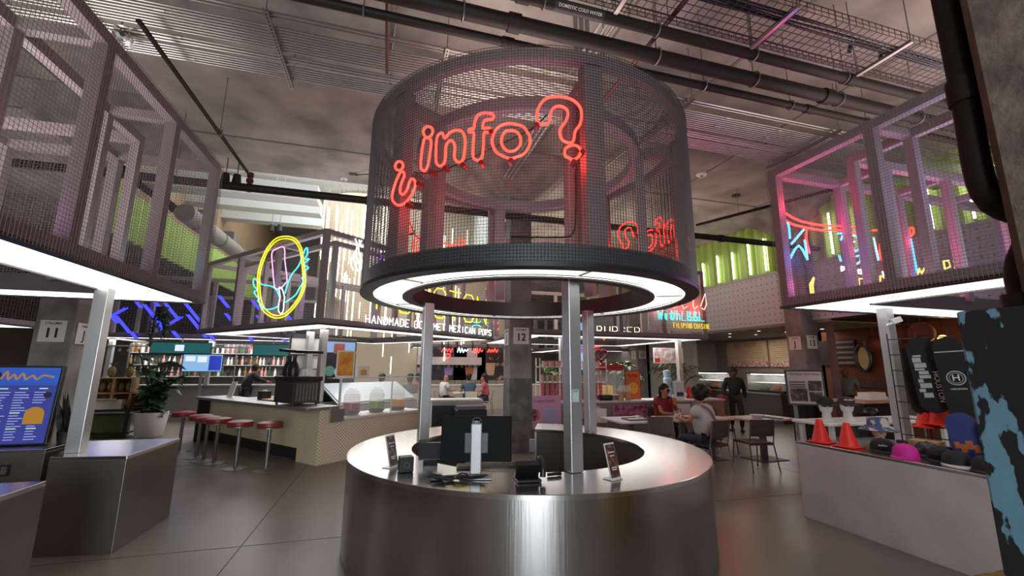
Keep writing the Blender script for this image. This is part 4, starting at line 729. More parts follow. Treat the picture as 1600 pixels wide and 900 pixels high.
def dispenser(x, c, lab):
    o = thing('drink_dispenser', lab, 'drink dispenser', bl(x, .25, .742), PA)
    MB().lathe([(0, 0), (.12, 0), (.17, .07), (.165, .075), (.0, .03)], (0, 0, 0), 24).build('bowl', DARK, o)
    MB().lathe([(.135, .08), (.151, .09), (.151, .22), (.0, .22)], (0, 0, 0), 24).lathe([(0, .08), (.135, .08)], (0, 0, 0), 24).build('juice', LIQ[c], o)
    jr = MB().lathe([(.15, .222), (.148, .34), (.11, .44), (.07, .46), (.07, .48), (0, .49)], (0, 0, 0), 24).build('jar', JAR, o)
    r = MB()
    for z in (.24, .28, .32, .36): r.tube([(.151*cos(2*pi*i/24), .151*sin(2*pi*i/24), z) for i in range(24)], .003, 4, True)
    r.build('jar_ridge', WHITE, jr)
dispenser(1.02, 'red', 'ribbed clear jar of red drink on the bar ledge'); dispenser(1.6, 'green', 'ribbed clear jar of green drink on the bar ledge'); dispenser(2.15, 'orange', 'ribbed clear jar of orange drink on the bar ledge')
o = thing('freezer_lid', 'slanted white freezer display behind the drink jars', 'display freezer', bl(2.4, 1.5, 0), PA); MB().box(-1, -.3, 0, 1.2, .45, .85).build('cabinet', STEELM, o); MB().cbox((.1, .1, 1.05), (2.1, .8, .04), 0, R(28)).build('glass_lid', mat('white_lid_glass', '#939b9f', .3), o); MB().cbox((.1, .09, 1.032), (2.2, .9, .03), 0, R(28)).build('lid_frame', GREYM, o)
# slush machine on the corner
o = thing('drink_machine', 'steel drink machine with black hoppers on the bar corner', 'machine', bl(.24, .78, .952), PA)
MB().box(-.26, -.30, .04, .26, .30, .42).build('body', mat('dark_steel_body', '#4a4a4b', .35, .7), o, bevel=.008); f_ = MB()
for i in range(7): f_.box(-.20+i*.06, -.306, .07, -.20+i*.06+.035, -.30, .38)
f_.build('fins', GREYM, o); MB().box(-.28, -.32, .42, .28, .32, .50).build('lid', BLACK, o, bevel=.006)
for x, y in ((-.22, -.26), (.22, -.26), (-.22, .26), (.22, .26)): MB().cyl((x, y, 0), .02, .04, 10).build('foot', BLACK, o)
for y in (.05, .22): MB().lathe([(.09, .5), (.1, .6), (.09, .68), (.035, .78), (.035, .88), (0, .88)], (-.08, y, 0), 16).build('hopper', BLACK, o)
for i in range(3): MB().lathe([(.06, .5), (.06, .63), (.052, .63), (.052, .51)], (.1, -.18+.13*i-.05, 0), 16).build('glass_ring', JAR, o)
MB().cbox((0, 0, .95), (.5, .62, .05), 0, R(4)).build('top_tray', BLACK, o)
o = thing('sign_holder', 'white table sign standing at the far end of the bar', 'sign holder', bl(.35, 3.55, .952), PA+R(-95)); MB().cbox((0, 0, .17), (.30, .012, .33), 0, R(-12)).build('card', PAPER, o); MB().box(-.15, -.06, 0, .15, .06, .006).build('foot', WHITE, o)
o = thing('cutting_board', 'pale wooden board on the bar beside the drink machine', 'board', bl(.5, 1.75, .952), PA); MB().box(-.2, -.4, 0, .2, .4, .03).build('board', WOODL, o, bevel=.005)
o = thing('napkin_box', 'black napkin cube near the middle of the bar', 'box', bl(.45, 2.35, .952), PA); MB().box(-.09, -.1, 0, .09, .1, .17).build('case', BLACK, o, bevel=.005); MB().box(-.02, -.06, .17, .02, .06, .19).build('napkin', PAPER, o)
o = thing('poster_stand', 'orange and yellow poster in a white frame above the guard', 'poster', bl(.68, .05, 1.442), PA+R(-20)); MB().cbox((0, 0, .24), (.32, .02, .48)).build('frame', WHITE, o); MB().cbox((0, -.012, .24), (.27, .004, .43)).build('print', mat('orange_print', '#c8722a', .6, noise=(5, '#d9a83a', .4, .6)), o)
o = thing('poster_stand', 'small white card box beside the orange poster', 'box', bl(1.05, .05, 1.442), PA); MB().prism([(-.12, -.05), (.12, -.05), (.12, .05), (-.12, .05)], 0, .2).build('box', PAPER, o); MB().cbox((0, -.052, .08), (.14, .004, .1)).build('yellow_print', mat('yellow_print', '#d0a23c', .6), o)
o = thing('menu_display', 'tall black menu screen behind the glass guard', 'screen', bl(2.0, 2.2, .0), PA-R(10)); MB().box(-.42, 0, .1, .42, .1, 2.28).build('cabinet', BLACK, o, bevel=.01)
MB().box(-.38, -.006, 1.95, .38, 0, 2.2).build('screen', mat('blue_lit_screen', '#222', .3, emit='#8fb4e8', es=.8), o); MB().box(-.14, -.01, 1.92, .12, -.005, 2.16).build('picture', mat('brown_picture', '#7a3a20', .4), o); MB().tube([(.08, 0, 1.5), (.08, -.02, 1.5)], .17, 20).build('disc_print', mat('pale_blue_disc', '#9fb3c4', .4), o); MB().tube([(-.2, 0, 1.52), (-.2, -.015, 1.52)], .12, 20).build('disc_print', mat('teal_disc', '#4c7a72', .4), o)
o = thing('rack_board', 'white board with black bars between two steel posts', 'rack', bl(1.0, 1.9, 0), PA-R(25)); MB().box(-.3, 0, 1.15, .3, .05, 2.25).build('board', OFFW, o); MB().box(-.34, -.02, .0, -.30, .06, 2.3).box(.30, -.02, 0, .34, .06, 2.3).box(-.34, -.02, 2.22, .34, .06, 2.3).build('frame', BLACK, o)
for z in (1.55, 1.85): MB().box(-.3, -.06, z, .3, -.03, z+.03).build('rail', BLACK, o)
MB().box(.05, -.06, 1.35, .08, -.03, 2.0).build('handle', BLACK, o); MB().box(-.3, -.12, .95, .3, .05, 1.18).build('tray', BLACK, o)
# stools
def make_stool(label):
    o = thing('bar_stool', label, 'stool', (0, 0, 0), 0, 'stools along the bar')
    se_ = MB().lathe([(0, .655), (.17, .655), (.19, .67), (.195, .70), (.185, .735), (.12, .75), (0, .75)], (0, 0, 0), 28).build('seat', VINYL, o)
    MB().lathe([(.17, .645), (.196, .65), (.196, .665), (.17, .665)], (0, 0, 0), 28).build('seat_band', GREYM, se_)
    MB().cyl((0, 0, .02), .028, .63, 14).build('column', GREYM, o); MB().lathe([(0, .03), (.03, .03), (.19, .012), (.20, 0), (0, 0)], (0, 0, 0), 28).build('base', GREYM, o); return o
st0 = None
for p, lab in (((-1.760, 8.010, 0.000), 'red vinyl bar stool closest to the bar corner'), ((-2.260, 8.260, 0.000), 'red vinyl bar stool second from the bar corner'), ((-2.730, 8.760, 0.000), 'red vinyl bar stool third from the bar corner, in front of a close pair'), ((-2.980, 9.030, 0.000), 'red vinyl bar stool fourth from the bar corner'), ((-3.210, 9.370, 0.000), 'red vinyl bar stool fifth from the bar corner'), ((-3.740, 10.040, 0.000), 'red vinyl bar stool at the dark far end of the bar')):
    if st0 is None: st0 = make_stool(lab); st0.location = p
    else: dup(st0, p, 0, lab)

# ================================================================== left side: menu screen, plants, crates
o = thing('menu_screen', 'bright blue menu screen leaning on the long low counter', 'screen', (-3.86, 5.80, ZC+.002), R(2))
MB().cbox((0, 0, .40), (1.06, .06, .80), 0, R(-4)).build('case', BLACK, o, bevel=.006)
scr = mat('menu_screen_glow', '#10142a', .3, emit='#454fae', es=.6); M_ = frame_M((0, -.033, .40), (1, 0, 0), (0, .07, 1))
def panel(name, x0, y0, x1, y1, m, par, M, d=.002):
    q = MB().box(x0, y0, 0, x1, y1, d).build(name, m, par); q.matrix_local = M; return q
panel('screen', -.51, -.38, .51, .38, scr, o, M_)
panel('header', -.51, .20, .51, .38, mat('menu_header_glow', '#10142a', .3, emit='#3460c8', es=.75), o, M_, .004)
g_ = mat('menu_gold', '#4a3010', .4, emit='#b9834a', es=.7); lm = mat('menu_text', '#aaa', .4, emit='#9aa2e6', es=.75); grn = mat('menu_green_text', '#aaa', .4, emit='#8fd0a0', es=.7)
q = MB(); q.tube(spline([(.04, .26, .006), (.08, .34, .006), (.10, .26, .006), (.14, .31, .006), (.17, .26, .006), (.21, .32, .006), (.24, .26, .006), (.29, .30, .006), (.33, .26, .006), (.38, .30, .006), (.47, .28, .006)]), .009, 6).build('script_logo', g_, o).matrix_local = M_
q = MB().tube([(-.02, .28, 0), (-.02, .28, .008)], .07, 24).build('dark_logo', mat('menu_dark_blue', '#0a1030', .4, emit='#101a50', es=.6), o); q.matrix_local = M_
tl = MB(); tg = MB(); random.seed(8)
for cxx in (-.46, -.30, -.14, .02, .18, .34):
    for r_ in range(19):
        y = .125-r_*.026
        if cxx > .1 and -.20 < y < 0.0 and cxx > .3: continue
        if r_ in (8, 14): tg.box(cxx, y, .002, cxx+.08, y+.012, .004); continue
        tl.box(cxx, y, .002, cxx+random.uniform(.06, .13), y+.006, .004)
    tg.box(cxx+.03, .16, .002, cxx+.10, .172, .004)
tl.build('menu_lines', lm, o).matrix_local = M_; tg.build('menu_headings', grn, o).matrix_local = M_
q = MB().prism([(.30, -.19), (.46, -.19), (.46, -.09)]+[(.38+.08*cos(pi*i/12), -.09+.07*sin(pi*i/12)) for i in range(13)], .002, .005).build('waffle_picture', mat('menu_waffle', '#6a4210', .4, emit='#b8862e', es=.65), o); q.matrix_local = M_
q = MB().prism([(.45+.035*cos(pi*i/8), .10+.03*sin(pi*i/8)) for i in range(16)], .002, .005).build('dark_picture', mat('menu_dark_plum', '#181020', .4, emit='#2a1830', es=.6), o); q.matrix_local = M_
MB().box(-.3, .03, 0, .3, .16, .02).build('stand_foot', BLACK, o)
def leaf_plant(name, label, loc, build, cat='plant', rz=0, group=None):
    o = thing(name, label, cat, loc, rz, group); build(o); return o
def snake(o):
    random.seed(9); m = MB()
    for i in range(18):
        a = random.uniform(0, 6.28); r = random.uniform(.01, .07); h = random.uniform(.28, .5); m.leaf((r*cos(a), r*sin(a), .1), (.16*cos(a), .16*sin(a), 1), h, .06, .0, 6, random.uniform(0, 3))
    m.build('leaves', mat('very_dark_leaf', '#1a201c', .35, noise=(9, '#39423c', .45, .6)), o); MB().lathe([(0, 0), (.07, 0), (.085, .12), (.07, .12), (.0, .11)], (0, 0, 0), 20).build('pot', BLACK, o)
leaf_plant('snake_plant', 'dark upright snake plant between the menu screen and post', (-3.22, 5.86, ZC+.002), snake, cat='plant'); 
def fig(o):
    random.seed(12); MB().lathe([(0, 0), (.22, 0), (.26, .05), (.315, .5), (.32, .56), (.29, .56), (.28, .5), (0, .5)], (0, 0, 0), 32).build('pot', POTM, o)
    MB().lathe([(0, .51), (.28, .51)], (0, 0, 0), 24).build('soil', mat('dark_soil', '#2a221c', .9), o)
    tk = MB(); lf = MB()
    for b in range(7):
        a = b*2.4; top = Vector((0.62*cos(a)*(.4+.3*(b % 3)), .62*sin(a)*(.4+.3*(b % 3)), 1.35+.16*(b % 5))); p = spline([(0.03*cos(a), .03*sin(a), .5), (.05*cos(a), .05*sin(a), .85), tuple(top)], False, 4); tk.tube(p, .014, 6)
        for k in range(22):
            t = random.uniform(.3, 1); q = p[min(len(p)-1, int(t*(len(p)-1)))]; an = random.uniform(0, 6.28); lf.leaf(q, (cos(an), sin(an), random.uniform(-.2, .9)), random.uniform(.28, .44), random.uniform(.15, .24), random.uniform(.1, .5), 5, random.uniform(-.5, .5))
    for k in range(26):
        an = random.uniform(0, 6.28); lf.leaf((.15*cos(an), .15*sin(an), .52), (cos(an), sin(an), random.uniform(.2, 1)), random.uniform(.18, .3), .05, .4, 4)
    tk.build('stems', mat('plant_stem', '#3f3527', .8), o); lf.build('leaves', LEAF, o)
leaf_plant('potted_fig', 'large leafy fig in a white pot behind the left plinth', (-5.170, 12.170, 0.000), fig)
def trail(o):
    random.seed(14); lf = MB(); st = MB()
    for i in range(9):
        x, y = random.uniform(-.22, .22), random.uniform(-.1, .1); L = random.uniform(.7, 1.15); st.tube(spline([(x*.3, y*.3, 0), (x, y, -.2), (x*1.1, y, -L)]), .006, 5)
        for k in range(15): z = -.02-L*k/15; lf.leaf((x*min(1, .3+k*.1), y, z), (random.uniform(-1, 1), random.uniform(-1, 1), -.3), .13, .085, .2, 4)
    st.build('stems', mat('plant_stem', '#3f3527', .8), o); lf.build('leaves', LEAF, o); MB().lathe([(0, -.14), (.1, -.14), (.14, .04), (0, .02)], (0, 0, 0), 16).build('planter', DARK, o); MB().tube([(0, 0, .02), (0, 0, .9)], .008, 5).build('cord', BLACK, o); MB().tube([(0, 0, .9), (0, .68, .9)], .015, 6).build('bracket', DARK, o)
leaf_plant('hanging_plant', 'trailing plant hanging before the blue neon bars', (-6.080, 14.000, 3.170), trail)
o = thing('display_table', 'dark table with the fruit crates beside the potted fig', 'table', (-6.95, 12.0, 0)); MB().box(0, 0, .59, 1.5, .75, .64).build('tabletop', DARK, o)
for x, y in ((.05, .05), (1.36, .05), (.05, .68), (1.36, .68)): MB().box(x-.03, y-.03, 0, x+.03, y+.03, .59).build('leg', DARK, o)
MB().box(.3, .2, .02, 1.2, .6, .5).build('green_bin', mat('green_bin', '#4b5a2a', .6), o); MB().box(.1, .1, .1, 1.4, .66, .13).build('lower_shelf', DARK, o)
PINE = mat('pineapple_skin', '#8a7a4a', .8, noise=(30, '#5e5a34', .4, .6))
ci = 0
for cx_, cz_ in ((-6.40, .642), (-6.04, .642), (-5.68, .642), (-6.40, .988), (-6.04, .988)):
    o = thing('fruit_crate', ['open wooden crate at the lower left of the fruit stack', 'open wooden crate in the lower middle of the fruit stack', 'open wooden crate at the lower right of the fruit stack', 'open wooden crate at the upper left of the fruit stack', 'open wooden crate at the upper right of the fruit stack'][ci], 'crate', (cx_, 12.25, cz_)); ci += 1
    MB().box(0, 0, 0, .35, .32, .018).build('floor_board', WOODD, o); MB().box(0, 0, .326, .35, .32, .344).build('top_board', WOODL, o); MB().box(0, .3, .018, .35, .32, .326).build('back_board', WOODD, o)
    for x in (0, .332): MB().box(x, 0, .018, x+.018, .3, .326).build('side_board', WOODL, o)
    for j in range(2):
        f = thing('pineapple' if cz_ > .9 else 'bread_loaf', ('ripe pineapple in the upper %s crate, %s one' % (('left', 'right')[cx_ > -6.2], ('left', 'right')[j]) if cz_ > .9 else 'pale round loaf in the lower %s crate, %s one' % (('left', 'middle', 'right')[int((cx_+6.45)/.36)], ('left', 'right')[j])), 'fruit' if cz_ > .9 else 'bread', (cx_+.10+.15*j, 12.38, cz_+.018), 0, 'pineapples in the crates' if cz_ > .9 else 'loaves in the crates')
        if cz_ > .9:
            MB().ell((0, 0, .11), (.06, .06, .11)).build('fruit', PINE, f); q = MB()
            for i in range(9): q.leaf((0, 0, .20), (.5*cos(i*.7), .5*sin(i*.7), 1), .09, .025, .3, 3)
            q.build('crown_leaves', LEAF, f)
        else: MB().ell((0, 0, .06), (.07, .07, .06)).build('crust', mat('bread_crust', '#b79a6a', .7), f)
for i, x in enumerate((-6.2, -5.85)):
    f = thing('pineapple', ['pineapple on top of the crates, left one', 'pineapple on top of the crates beside the first'][i], 'fruit', (x, 12.42, 1.334)); MB().ell((0, 0, .13), (.08, .08, .13)).build('fruit', PINE, f); q = MB()
    for k in range(11): q.leaf((0, 0, .24), (.6*cos(k*.6), .6*sin(k*.6), 1), .2, .03, .3, 3)
    q.build('crown_leaves', LEAF2, f)
o = thing('cardboard_box', 'white open carton on the table before the fruit crates', 'box', (-6.0, 12.08, .642), R(8)); MB().box(-.26, -.05, 0, .26, .12, .2).build('carton', OFFW, o); MB().cbox((.32, .03, .16), (.2, .15, .006), 0, 0, R(-40)).cbox((-.0, -.12, .2), (.4, .15, .006), 0, R(-30)).build('flap', PAPER, o)

# ================================================================== far left back bar
o = thing('back_bar', 'long back bar with glass shelves under the blue neon canopy', 'bar', (-8.0, 15.1, 0)); MB().box(0, 0, 0, 6.0, .6, 1.0).build('front', mat('bar_grey_front', '#777370', .6), o); MB().box(-.05, -.05, 1.0, 6.05, .62, 1.05).build('counter', STEELM, o)
MB().box(0, 1.75, 0, 6.0, 1.8, 2.38).build('back_panel', mat('bar_back_panel', '#6e6c69', .6), o)
for z in (1.25, 1.62, 2.0): MB().box(.1, 1.45, z, 5.9, 1.75, z+.02).build('shelf', mat('pale_shelf', '#b4b4b0', .4), o)
for x in (.1, 1.6, 3.1, 4.6, 5.87): MB().box(x, 1.43, 1.05, x+.03, 1.75, 2.3).build('upright', GREYM, o)
for x in (.5, 2.0, 3.5, 5.0): MB().box(x, 1.5, 2.02, x+.7, 1.52, 2.3).build('recess_shade', BLACK, o)  # flat black boards, coloured as the shade inside recesses
BC_ = [mat('bottle_dark', '#1d1a19', .2), mat('bottle_pink', '#c78d8a', .3), mat('bottle_clear', '#b9bcb8', .2), mat('bottle_amber', '#8a5a26', .25), mat('bottle_white', '#d6d3cc', .4), mat('bottle_green', '#2d4a2c', .25)]
proto = []
for i, m in enumerate(BC_):
    b = thing('bottle', 'bottle or jar on the back bar shelves', 'bottle', (0, 0, 0), 0, 'bottles on the back bar'); MB().lathe([(0, 0), (.04, 0), (.04, .16), (.015, .21), (.015, .27), (0, .27)], (0, 0, 0), 10).build('glass', m, b); MB().cyl((0, 0, .265), .017, .03, 8).build('cap', WHITE if i % 2 else BLACK, b); proto.append(b)
random.seed(21); used = set()
for z in (1.27, 1.64, 2.02):
    x = -7.85; row_ = []
    while x < -2.15:
        i = random.randrange(6)
        nb_ = len([1 for q in row_]); row_.append(1); lab = '%s bottle, %s from the left on the %s back bar shelf' % (('dark', 'pink', 'clear', 'amber', 'white', 'green')[i], ORD[nb_], {1.27: 'lowest', 1.64: 'middle', 2.02: 'top'}[z])
        if i not in used: proto[i].location = (x, 16.62, z); used.add(i); proto[i]['label'] = lab
        else: dup(proto[i], (x, 16.62, z), 0, lab)
        x += random.uniform(.10, .20)
for i in range(26):
    x = -7.7+i*.21
    g_ = thing('hanging_glass', 'stemmed glass hanging upside down above the back bar, %s from the left' % ORD[i], 'glass', (x, 15.2, 2.03), 0, 'hanging glasses'); MB().lathe([(.04, .12), (.008, .115), (.008, .07), (.035, .04), (.03, -.02)], (0, 0, 0), 10).build('glass', JAR, g_)
o = thing('glass_rail', 'steel rail holding the hanging glasses', 'rail', (-7.9, 15.2, 2.15)); MB().box(0, -.12, 0, 5.6, .12, .03).build('rail', GREYM, o)
for x in (.2, 2.8, 5.4): MB().tube([(x, 0, .03), (x, 0, .245)], .01, 6).build('drop_rod', GREYM, o)
def flat_screen(name, label, loc, w, h, rz, m, cells=(), cat='screen', post=None):
    o = thing(name, label, cat, loc, rz); MB().box(-w/2-.02, 0, -.02, w/2+.02, .05, h+.02).build('case', BLACK, o); sc_ = MB().box(-w/2, -.004, 0, w/2, 0, h).build('screen', m, o)
    for x0, z0, x1, z1, mm in cells: MB().box(x0*w-w/2, -.008, z0*h, x1*w-w/2, -.004, z1*h).build('picture', mm, sc_)
    if post: MB().tube([(0, .03, h), (0, .03, h+post)], .015, 6).build('hanger', GREYM, o)
    return o
SB = mat('pale_blue_screen', '#223', .3, emit='#8fc2ee', es=.9); SBD = mat('deep_blue_screen', '#113', .3, emit='#2436b8', es=.9); TEAL = mat('teal_screen', '#0d2e2c', .3, emit='#2b6f70', es=.6); SW = mat('screen_white_text', '#ccc', .3, emit='#d8e4f4', es=.9); SBL = mat('blue_screen', '#223', .3, emit='#7fa6ea', es=.9)
flat_screen('menu_screen', 'pale blue menu screen above the far bar counter', (-5.010, 14.200, 1.460), .92, .46, R(8), SB, ((.66, .05, .98, .95, SBD), (.05, .6, .3, .9, SW), (.36, .55, .6, .9, SW)), post=None)
MB().box(-.03, .0, -.75, .03, .05, 0).build('stand', GREYM, [o_ for o_ in COL.objects if o_.name.startswith('menu_screen') and o_.parent is None][-1])
flat_screen('menu_screen', 'left one of two teal screens under the blue neon canopy', (-5.820, 14.800, 1.970), 1.5, .30, 0, TEAL, ((.4, .2, .55, .8, SW),), post=.2)
flat_screen('menu_screen', 'right one of two teal screens under the blue neon canopy', (-3.410, 14.800, 1.940), 1.05, .32, 0, TEAL, (), post=.2)
m = MB(); squiggle(m, (-4.120, 15.000, 2.060), (1, 0, 0), (0, 0, 1), .6, .14, .012, 11, 3); squiggle(m, (-4.080, 15.000, 2.150), (1, 0, 0), (0, 0, 1), .45, .08, .010, 9, 4); sign('open_sign', 'small red neon sign at the back bar', [('neon_tube', m, RED, (-4.120, 15.000, 2.060))])
m = MB(); squiggle(m, (-2.950, 14.900, 1.910), (1, 0, 0), (0, 0, 1), .75, .17, .016, 13, 5); squiggle(m, (-2.910, 14.900, 2.050), (1, 0, 0), (0, 0, 1), .65, .14, .014, 11, 6); sign('pink_sign', 'pink neon script left of the drink machine', [('neon_tube', m, MAG, (-2.950, 14.900, 1.930))])

# ================================================================== people
def skin(name, V, Ed, m, parent, sub=1):
    """one continuous surface grown over connected joints; V = {joint: (xyz, radius)}"""
    ks = list(V); bm = bmesh.new(); lay = bm.verts.layers.skin.verify(); vs = {}
    for k in ks:
        v = bm.verts.new(V[k][0]); r = V[k][1]; v[lay].radius = (r, r) if not isinstance(r, tuple) else r; vs[k] = v
    seen = set(); adj = {}
    for a, b in Ed: bm.edges.new((vs[a], vs[b])); adj.setdefault(a, []).append(b); adj.setdefault(b, []).append(a)
    for k in ks:
        if k in seen: continue
        vs[k][lay].use_root = True; q = [k]
        while q:
            x = q.pop()
            if x in seen: continue
            seen.add(x); q += adj.get(x, [])
    me = bpy.data.meshes.new(name); bm.to_mesh(me); bm.free(); me.materials.append(m)
    o = bpy.data.objects.new(name, me); COL.objects.link(o); o.parent = parent
    s = o.modifiers.new('skin', 'SKIN'); s.use_smooth_shade = True
    if sub: d = o.modifiers.new('subsurf', 'SUBSURF'); d.levels = d.render_levels = sub
    return o
def person(label, loc, rz, J, skinm, top, bottom, hairm, hair=('short', 1.), sleeve=.55, shoe=None, face=True, k=1., group=None, extra=None, wide=1.):
    """J gives the joints facing local +y; fills both sides"""
    o = thing('person', label, 'person', loc, rz, group)
    P = {a: Vector(b)*k for a, b in J.items()}
    B = {'pelvis': (P['pelvis'], .10*k), 'waist': (P['waist'], .09*k), 'chest': (P['chest'], .10*k), 'neck': (P['neck'], .052*k), 'jaw': (P['jaw'], .065*k), 'skull': (P['skull'], .092*k), 'crown': (P['crown'], .06*k)}
    Ed = [('pelvis', 'waist'), ('waist', 'chest'), ('chest', 'neck'), ('neck', 'jaw'), ('jaw', 'skull'), ('skull', 'crown')]
    if face:
        f = (P['face']-P['skull']).normalized(); B['nose'] = (P['jaw']+(P['skull']-P['jaw'])*.45+f*.105*k, .013*k); Ed.append(('jaw', 'nose'))
    for s in 'lr':
        B['sh'+s] = (P['sh'+s], .048*k); B['el'+s] = (P['el'+s], .042*k); B['wr'+s] = (P['wr'+s], .028*k)
        d = (P['wr'+s]-P['el'+s]).normalized(); B['pa'+s] = (P['wr'+s]+d*.07*k, (.034*k, .018*k)); Ed += [('chest', 'sh'+s), ('sh'+s, 'el'+s), ('el'+s, 'wr'+s), ('wr'+s, 'pa'+s)]
        sd = d.cross(Vector((0, 0, 1))); sd = sd.normalized() if sd.length > .1 else Vector((1, 0, 0)); dn = Vector((0, 0, -1)) if abs(d.z) < .8 else Vector((0, 1, 0))
        for i in range(5):
            w_ = (i-1.5)*.018*k; L = (.05, .07, .075, .07, .05)[i]*k if i < 4 else .04*k
            if i == 4: a0 = P['wr'+s]+d*.03*k+sd*(-.03*k); dd = (d*.7-sd*.6).normalized()
            else: a0 = P['wr'+s]+d*.09*k+sd*w_; dd = d
            B['f%d0%s' % (i, s)] = (a0, .0085*k); B['f%d1%s' % (i, s)] = (a0+dd*L*.5+dn*.006*k, .0085*k); B['f%d2%s' % (i, s)] = (a0+dd*L*.9+dn*.022*k, .0075*k)
            Ed += [('f%d0%s' % (i, s), 'f%d1%s' % (i, s)), ('f%d1%s' % (i, s), 'f%d2%s' % (i, s))]
        if 'hi'+s in P:
            B['hi'+s] = (P['hi'+s], .075*k); B['kn'+s] = (P['kn'+s], .058*k); B['an'+s] = (P['an'+s], .036*k); B['to'+s] = (P['to'+s], .03*k)
            Ed += [('pelvis', 'hi'+s), ('hi'+s, 'kn'+s), ('kn'+s, 'an'+s), ('an'+s, 'to'+s)]
    bd = skin('body', B, Ed, skinm, o)
    T = {a: (P[a], r) for a, r in (('pelvis', .16*k*wide), ('waist', .155*k*wide), ('chest', .165*k*wide))}; T['neck'] = (P['chest']+(P['neck']-P['chest'])*.62, .075*k); Te = [('pelvis', 'waist'), ('waist', 'chest'), ('chest', 'neck')]
    for s in 'lr':
        T['sh'+s] = (P['sh'+s], .082*k*wide); T['el'+s] = (P['sh'+s]+(P['el'+s]-P['sh'+s])*min(1, sleeve), .07*k*wide); Te += [('chest', 'sh'+s), ('sh'+s, 'el'+s)]
        if sleeve > 1: T['wr'+s] = (P['el'+s]+(P['wr'+s]-P['el'+s])*.9, .042*k); Te.append(('el'+s, 'wr'+s))
    skin('shirt', T, Te, top, o)
    if 'hil' in P:
        Q = {'pelvis': (P['pelvis'], .14*k)}; Qe = []
        for s in 'lr':
            Q['hi'+s] = (P['hi'+s], .10*k); Q['kn'+s] = (P['kn'+s], .074*k); Q['an'+s] = (P['kn'+s]+(P['an'+s]-P['kn'+s])*.92, .056*k); Qe += [('pelvis', 'hi'+s), ('hi'+s, 'kn'+s), ('kn'+s, 'an'+s)]
        skin('trousers', Q, Qe, bottom, o)
        for s in 'lr':
            d = (P['to'+s]-P['an'+s]); d.z = 0; d = d.normalized(); b = Vector((P['an'+s].x, P['an'+s].y, .045*k)); MB().tube([b-d*.06*k, b, b+d*.10*k, b+d*.17*k], .045*k, 10, rs=[.036*k, .045*k, .042*k, .026*k]).build('shoe', shoe or DARK, o)
    c = P['skull']; f = (P['face']-c).normalized(); up = Vector((0, 0, 1)); h = MB(); sd = f.cross(up).normalized()
    M = Matrix((sd, f, up)).transposed()
    style, vol = hair
    if style != 'bald':
        h.ell(c-f*.036*k*vol+up*.038*k, (.104*k*vol, .104*k*vol, .094*k*vol), 16, M)
        h.ell(c-f*.055*k-up*.03*k, (.086*k*vol, .07*k*vol, .085*k), 12, M)
        if vol > 1.3:
            rr = random.Random(5)
            for i in range(70):
                a, b = rr.uniform(0, 6.28), rr.uniform(-.3, 1.5); d = Vector((cos(a)*cos(b), sin(a)*cos(b), sin(b))); h.ell(c-f*.036*k*vol+up*.038*k+d*.1*k*vol, (.026*k, .026*k, .026*k), 6)
        if style == 'long': h.tube([c-f*.07*k+up*.03*k, c-f*.10*k-up*.1*k, c-f*.11*k-up*.26*k], .08*k, 12, rs=[.085*k, .085*k, .05*k])
        if style == 'bun': h.ell(c-f*.1*k+up*.1*k, (.05*k, .05*k, .05*k), 12)
        h.build('hair', hairm, o)
    if face:
        e = MB()
        for s in (-1, 1): e.ell(P['jaw']+(c-P['jaw'])*.72+f*.083*k+sd*.032*k*s, (.008*k, .005*k, .005*k), 8, M)
        e.build('eyes', INK, bd); MB().ell(P['jaw']+(c-P['jaw'])*.12+f*.068*k, (.022*k, .008*k, .007*k), 8, M).build('mouth', mat('lips', '#7a3c34', .5), bd)
        a_ = MB()
        for s in (-1, 1): a_.ell(P['jaw']+(c-P['jaw'])*.6+sd*.092*k*s, (.012*k, .022*k, .03*k), 8, M)
        a_.build('ears', skinm, bd)
    if extra: extra(o, P)
    return o
def seated(**ch):
    J = {'pelvis': (0, 0, .55), 'waist': (0, .01, .74), 'chest': (0, .04, .97), 'neck': (0, .06, 1.13), 'jaw': (0, .10, 1.19), 'skull': (0, .09, 1.28), 'crown': (0, .08, 1.34), 'face': (0, .30, 1.25),
         'shl': (-.19, .03, 1.05), 'ell': (-.25, .14, .80), 'wrl': (-.13, .36, .83), 'shr': (.19, .03, 1.05), 'elr': (.25, .14, .80), 'wrr': (.13, .36, .83),
         'hil': (-.10, .03, .53), 'knl': (-.13, .42, .53), 'anl': (-.12, .42, .10), 'tol': (-.12, .55, .05), 'hir': (.10, .03, .53), 'knr': (.13, .42, .53), 'anr': (.12, .42, .10), 'tor': (.12, .55, .05)}
    J.update(ch); return J
def standing(**ch):
    J = {'pelvis': (0, 0, .93), 'waist': (0, 0, 1.10), 'chest': (0, 0, 1.30), 'neck': (0, .01, 1.46), 'jaw': (0, .05, 1.52), 'skull': (0, .03, 1.61), 'crown': (0, .02, 1.67), 'face': (0, .25, 1.58),
         'shl': (-.19, 0, 1.39), 'ell': (-.25, -.02, 1.12), 'wrl': (-.24, .08, .88), 'shr': (.19, 0, 1.39), 'elr': (.25, -.02, 1.12), 'wrr': (.24, .08, .88),
         'hil': (-.09, 0, .90), 'knl': (-.10, .03, .50), 'anl': (-.10, 0, .09), 'tol': (-.10, .13, .04), 'hir': (.09, 0, .90), 'knr': (.10, .03, .50), 'anr': (.10, 0, .09), 'tor': (.10, .13, .04)}
    J.update(ch); return J
JEAN = mat('dark_denim', '#2a3346', .7); BLKC = mat('black_cloth', '#17161a', .8); REDC = mat('dark_red_cloth', '#7d1520', .75); WHC = mat('pale_grey_green_cloth', '#c3c8bd', .8)
CORAL = mat('coral_cloth', '#b4505a', .75); BLUC = mat('slate_blue_cloth', '#3d5264', .75); GRYC = mat('olive_grey_cloth', '#5f6159', .75)

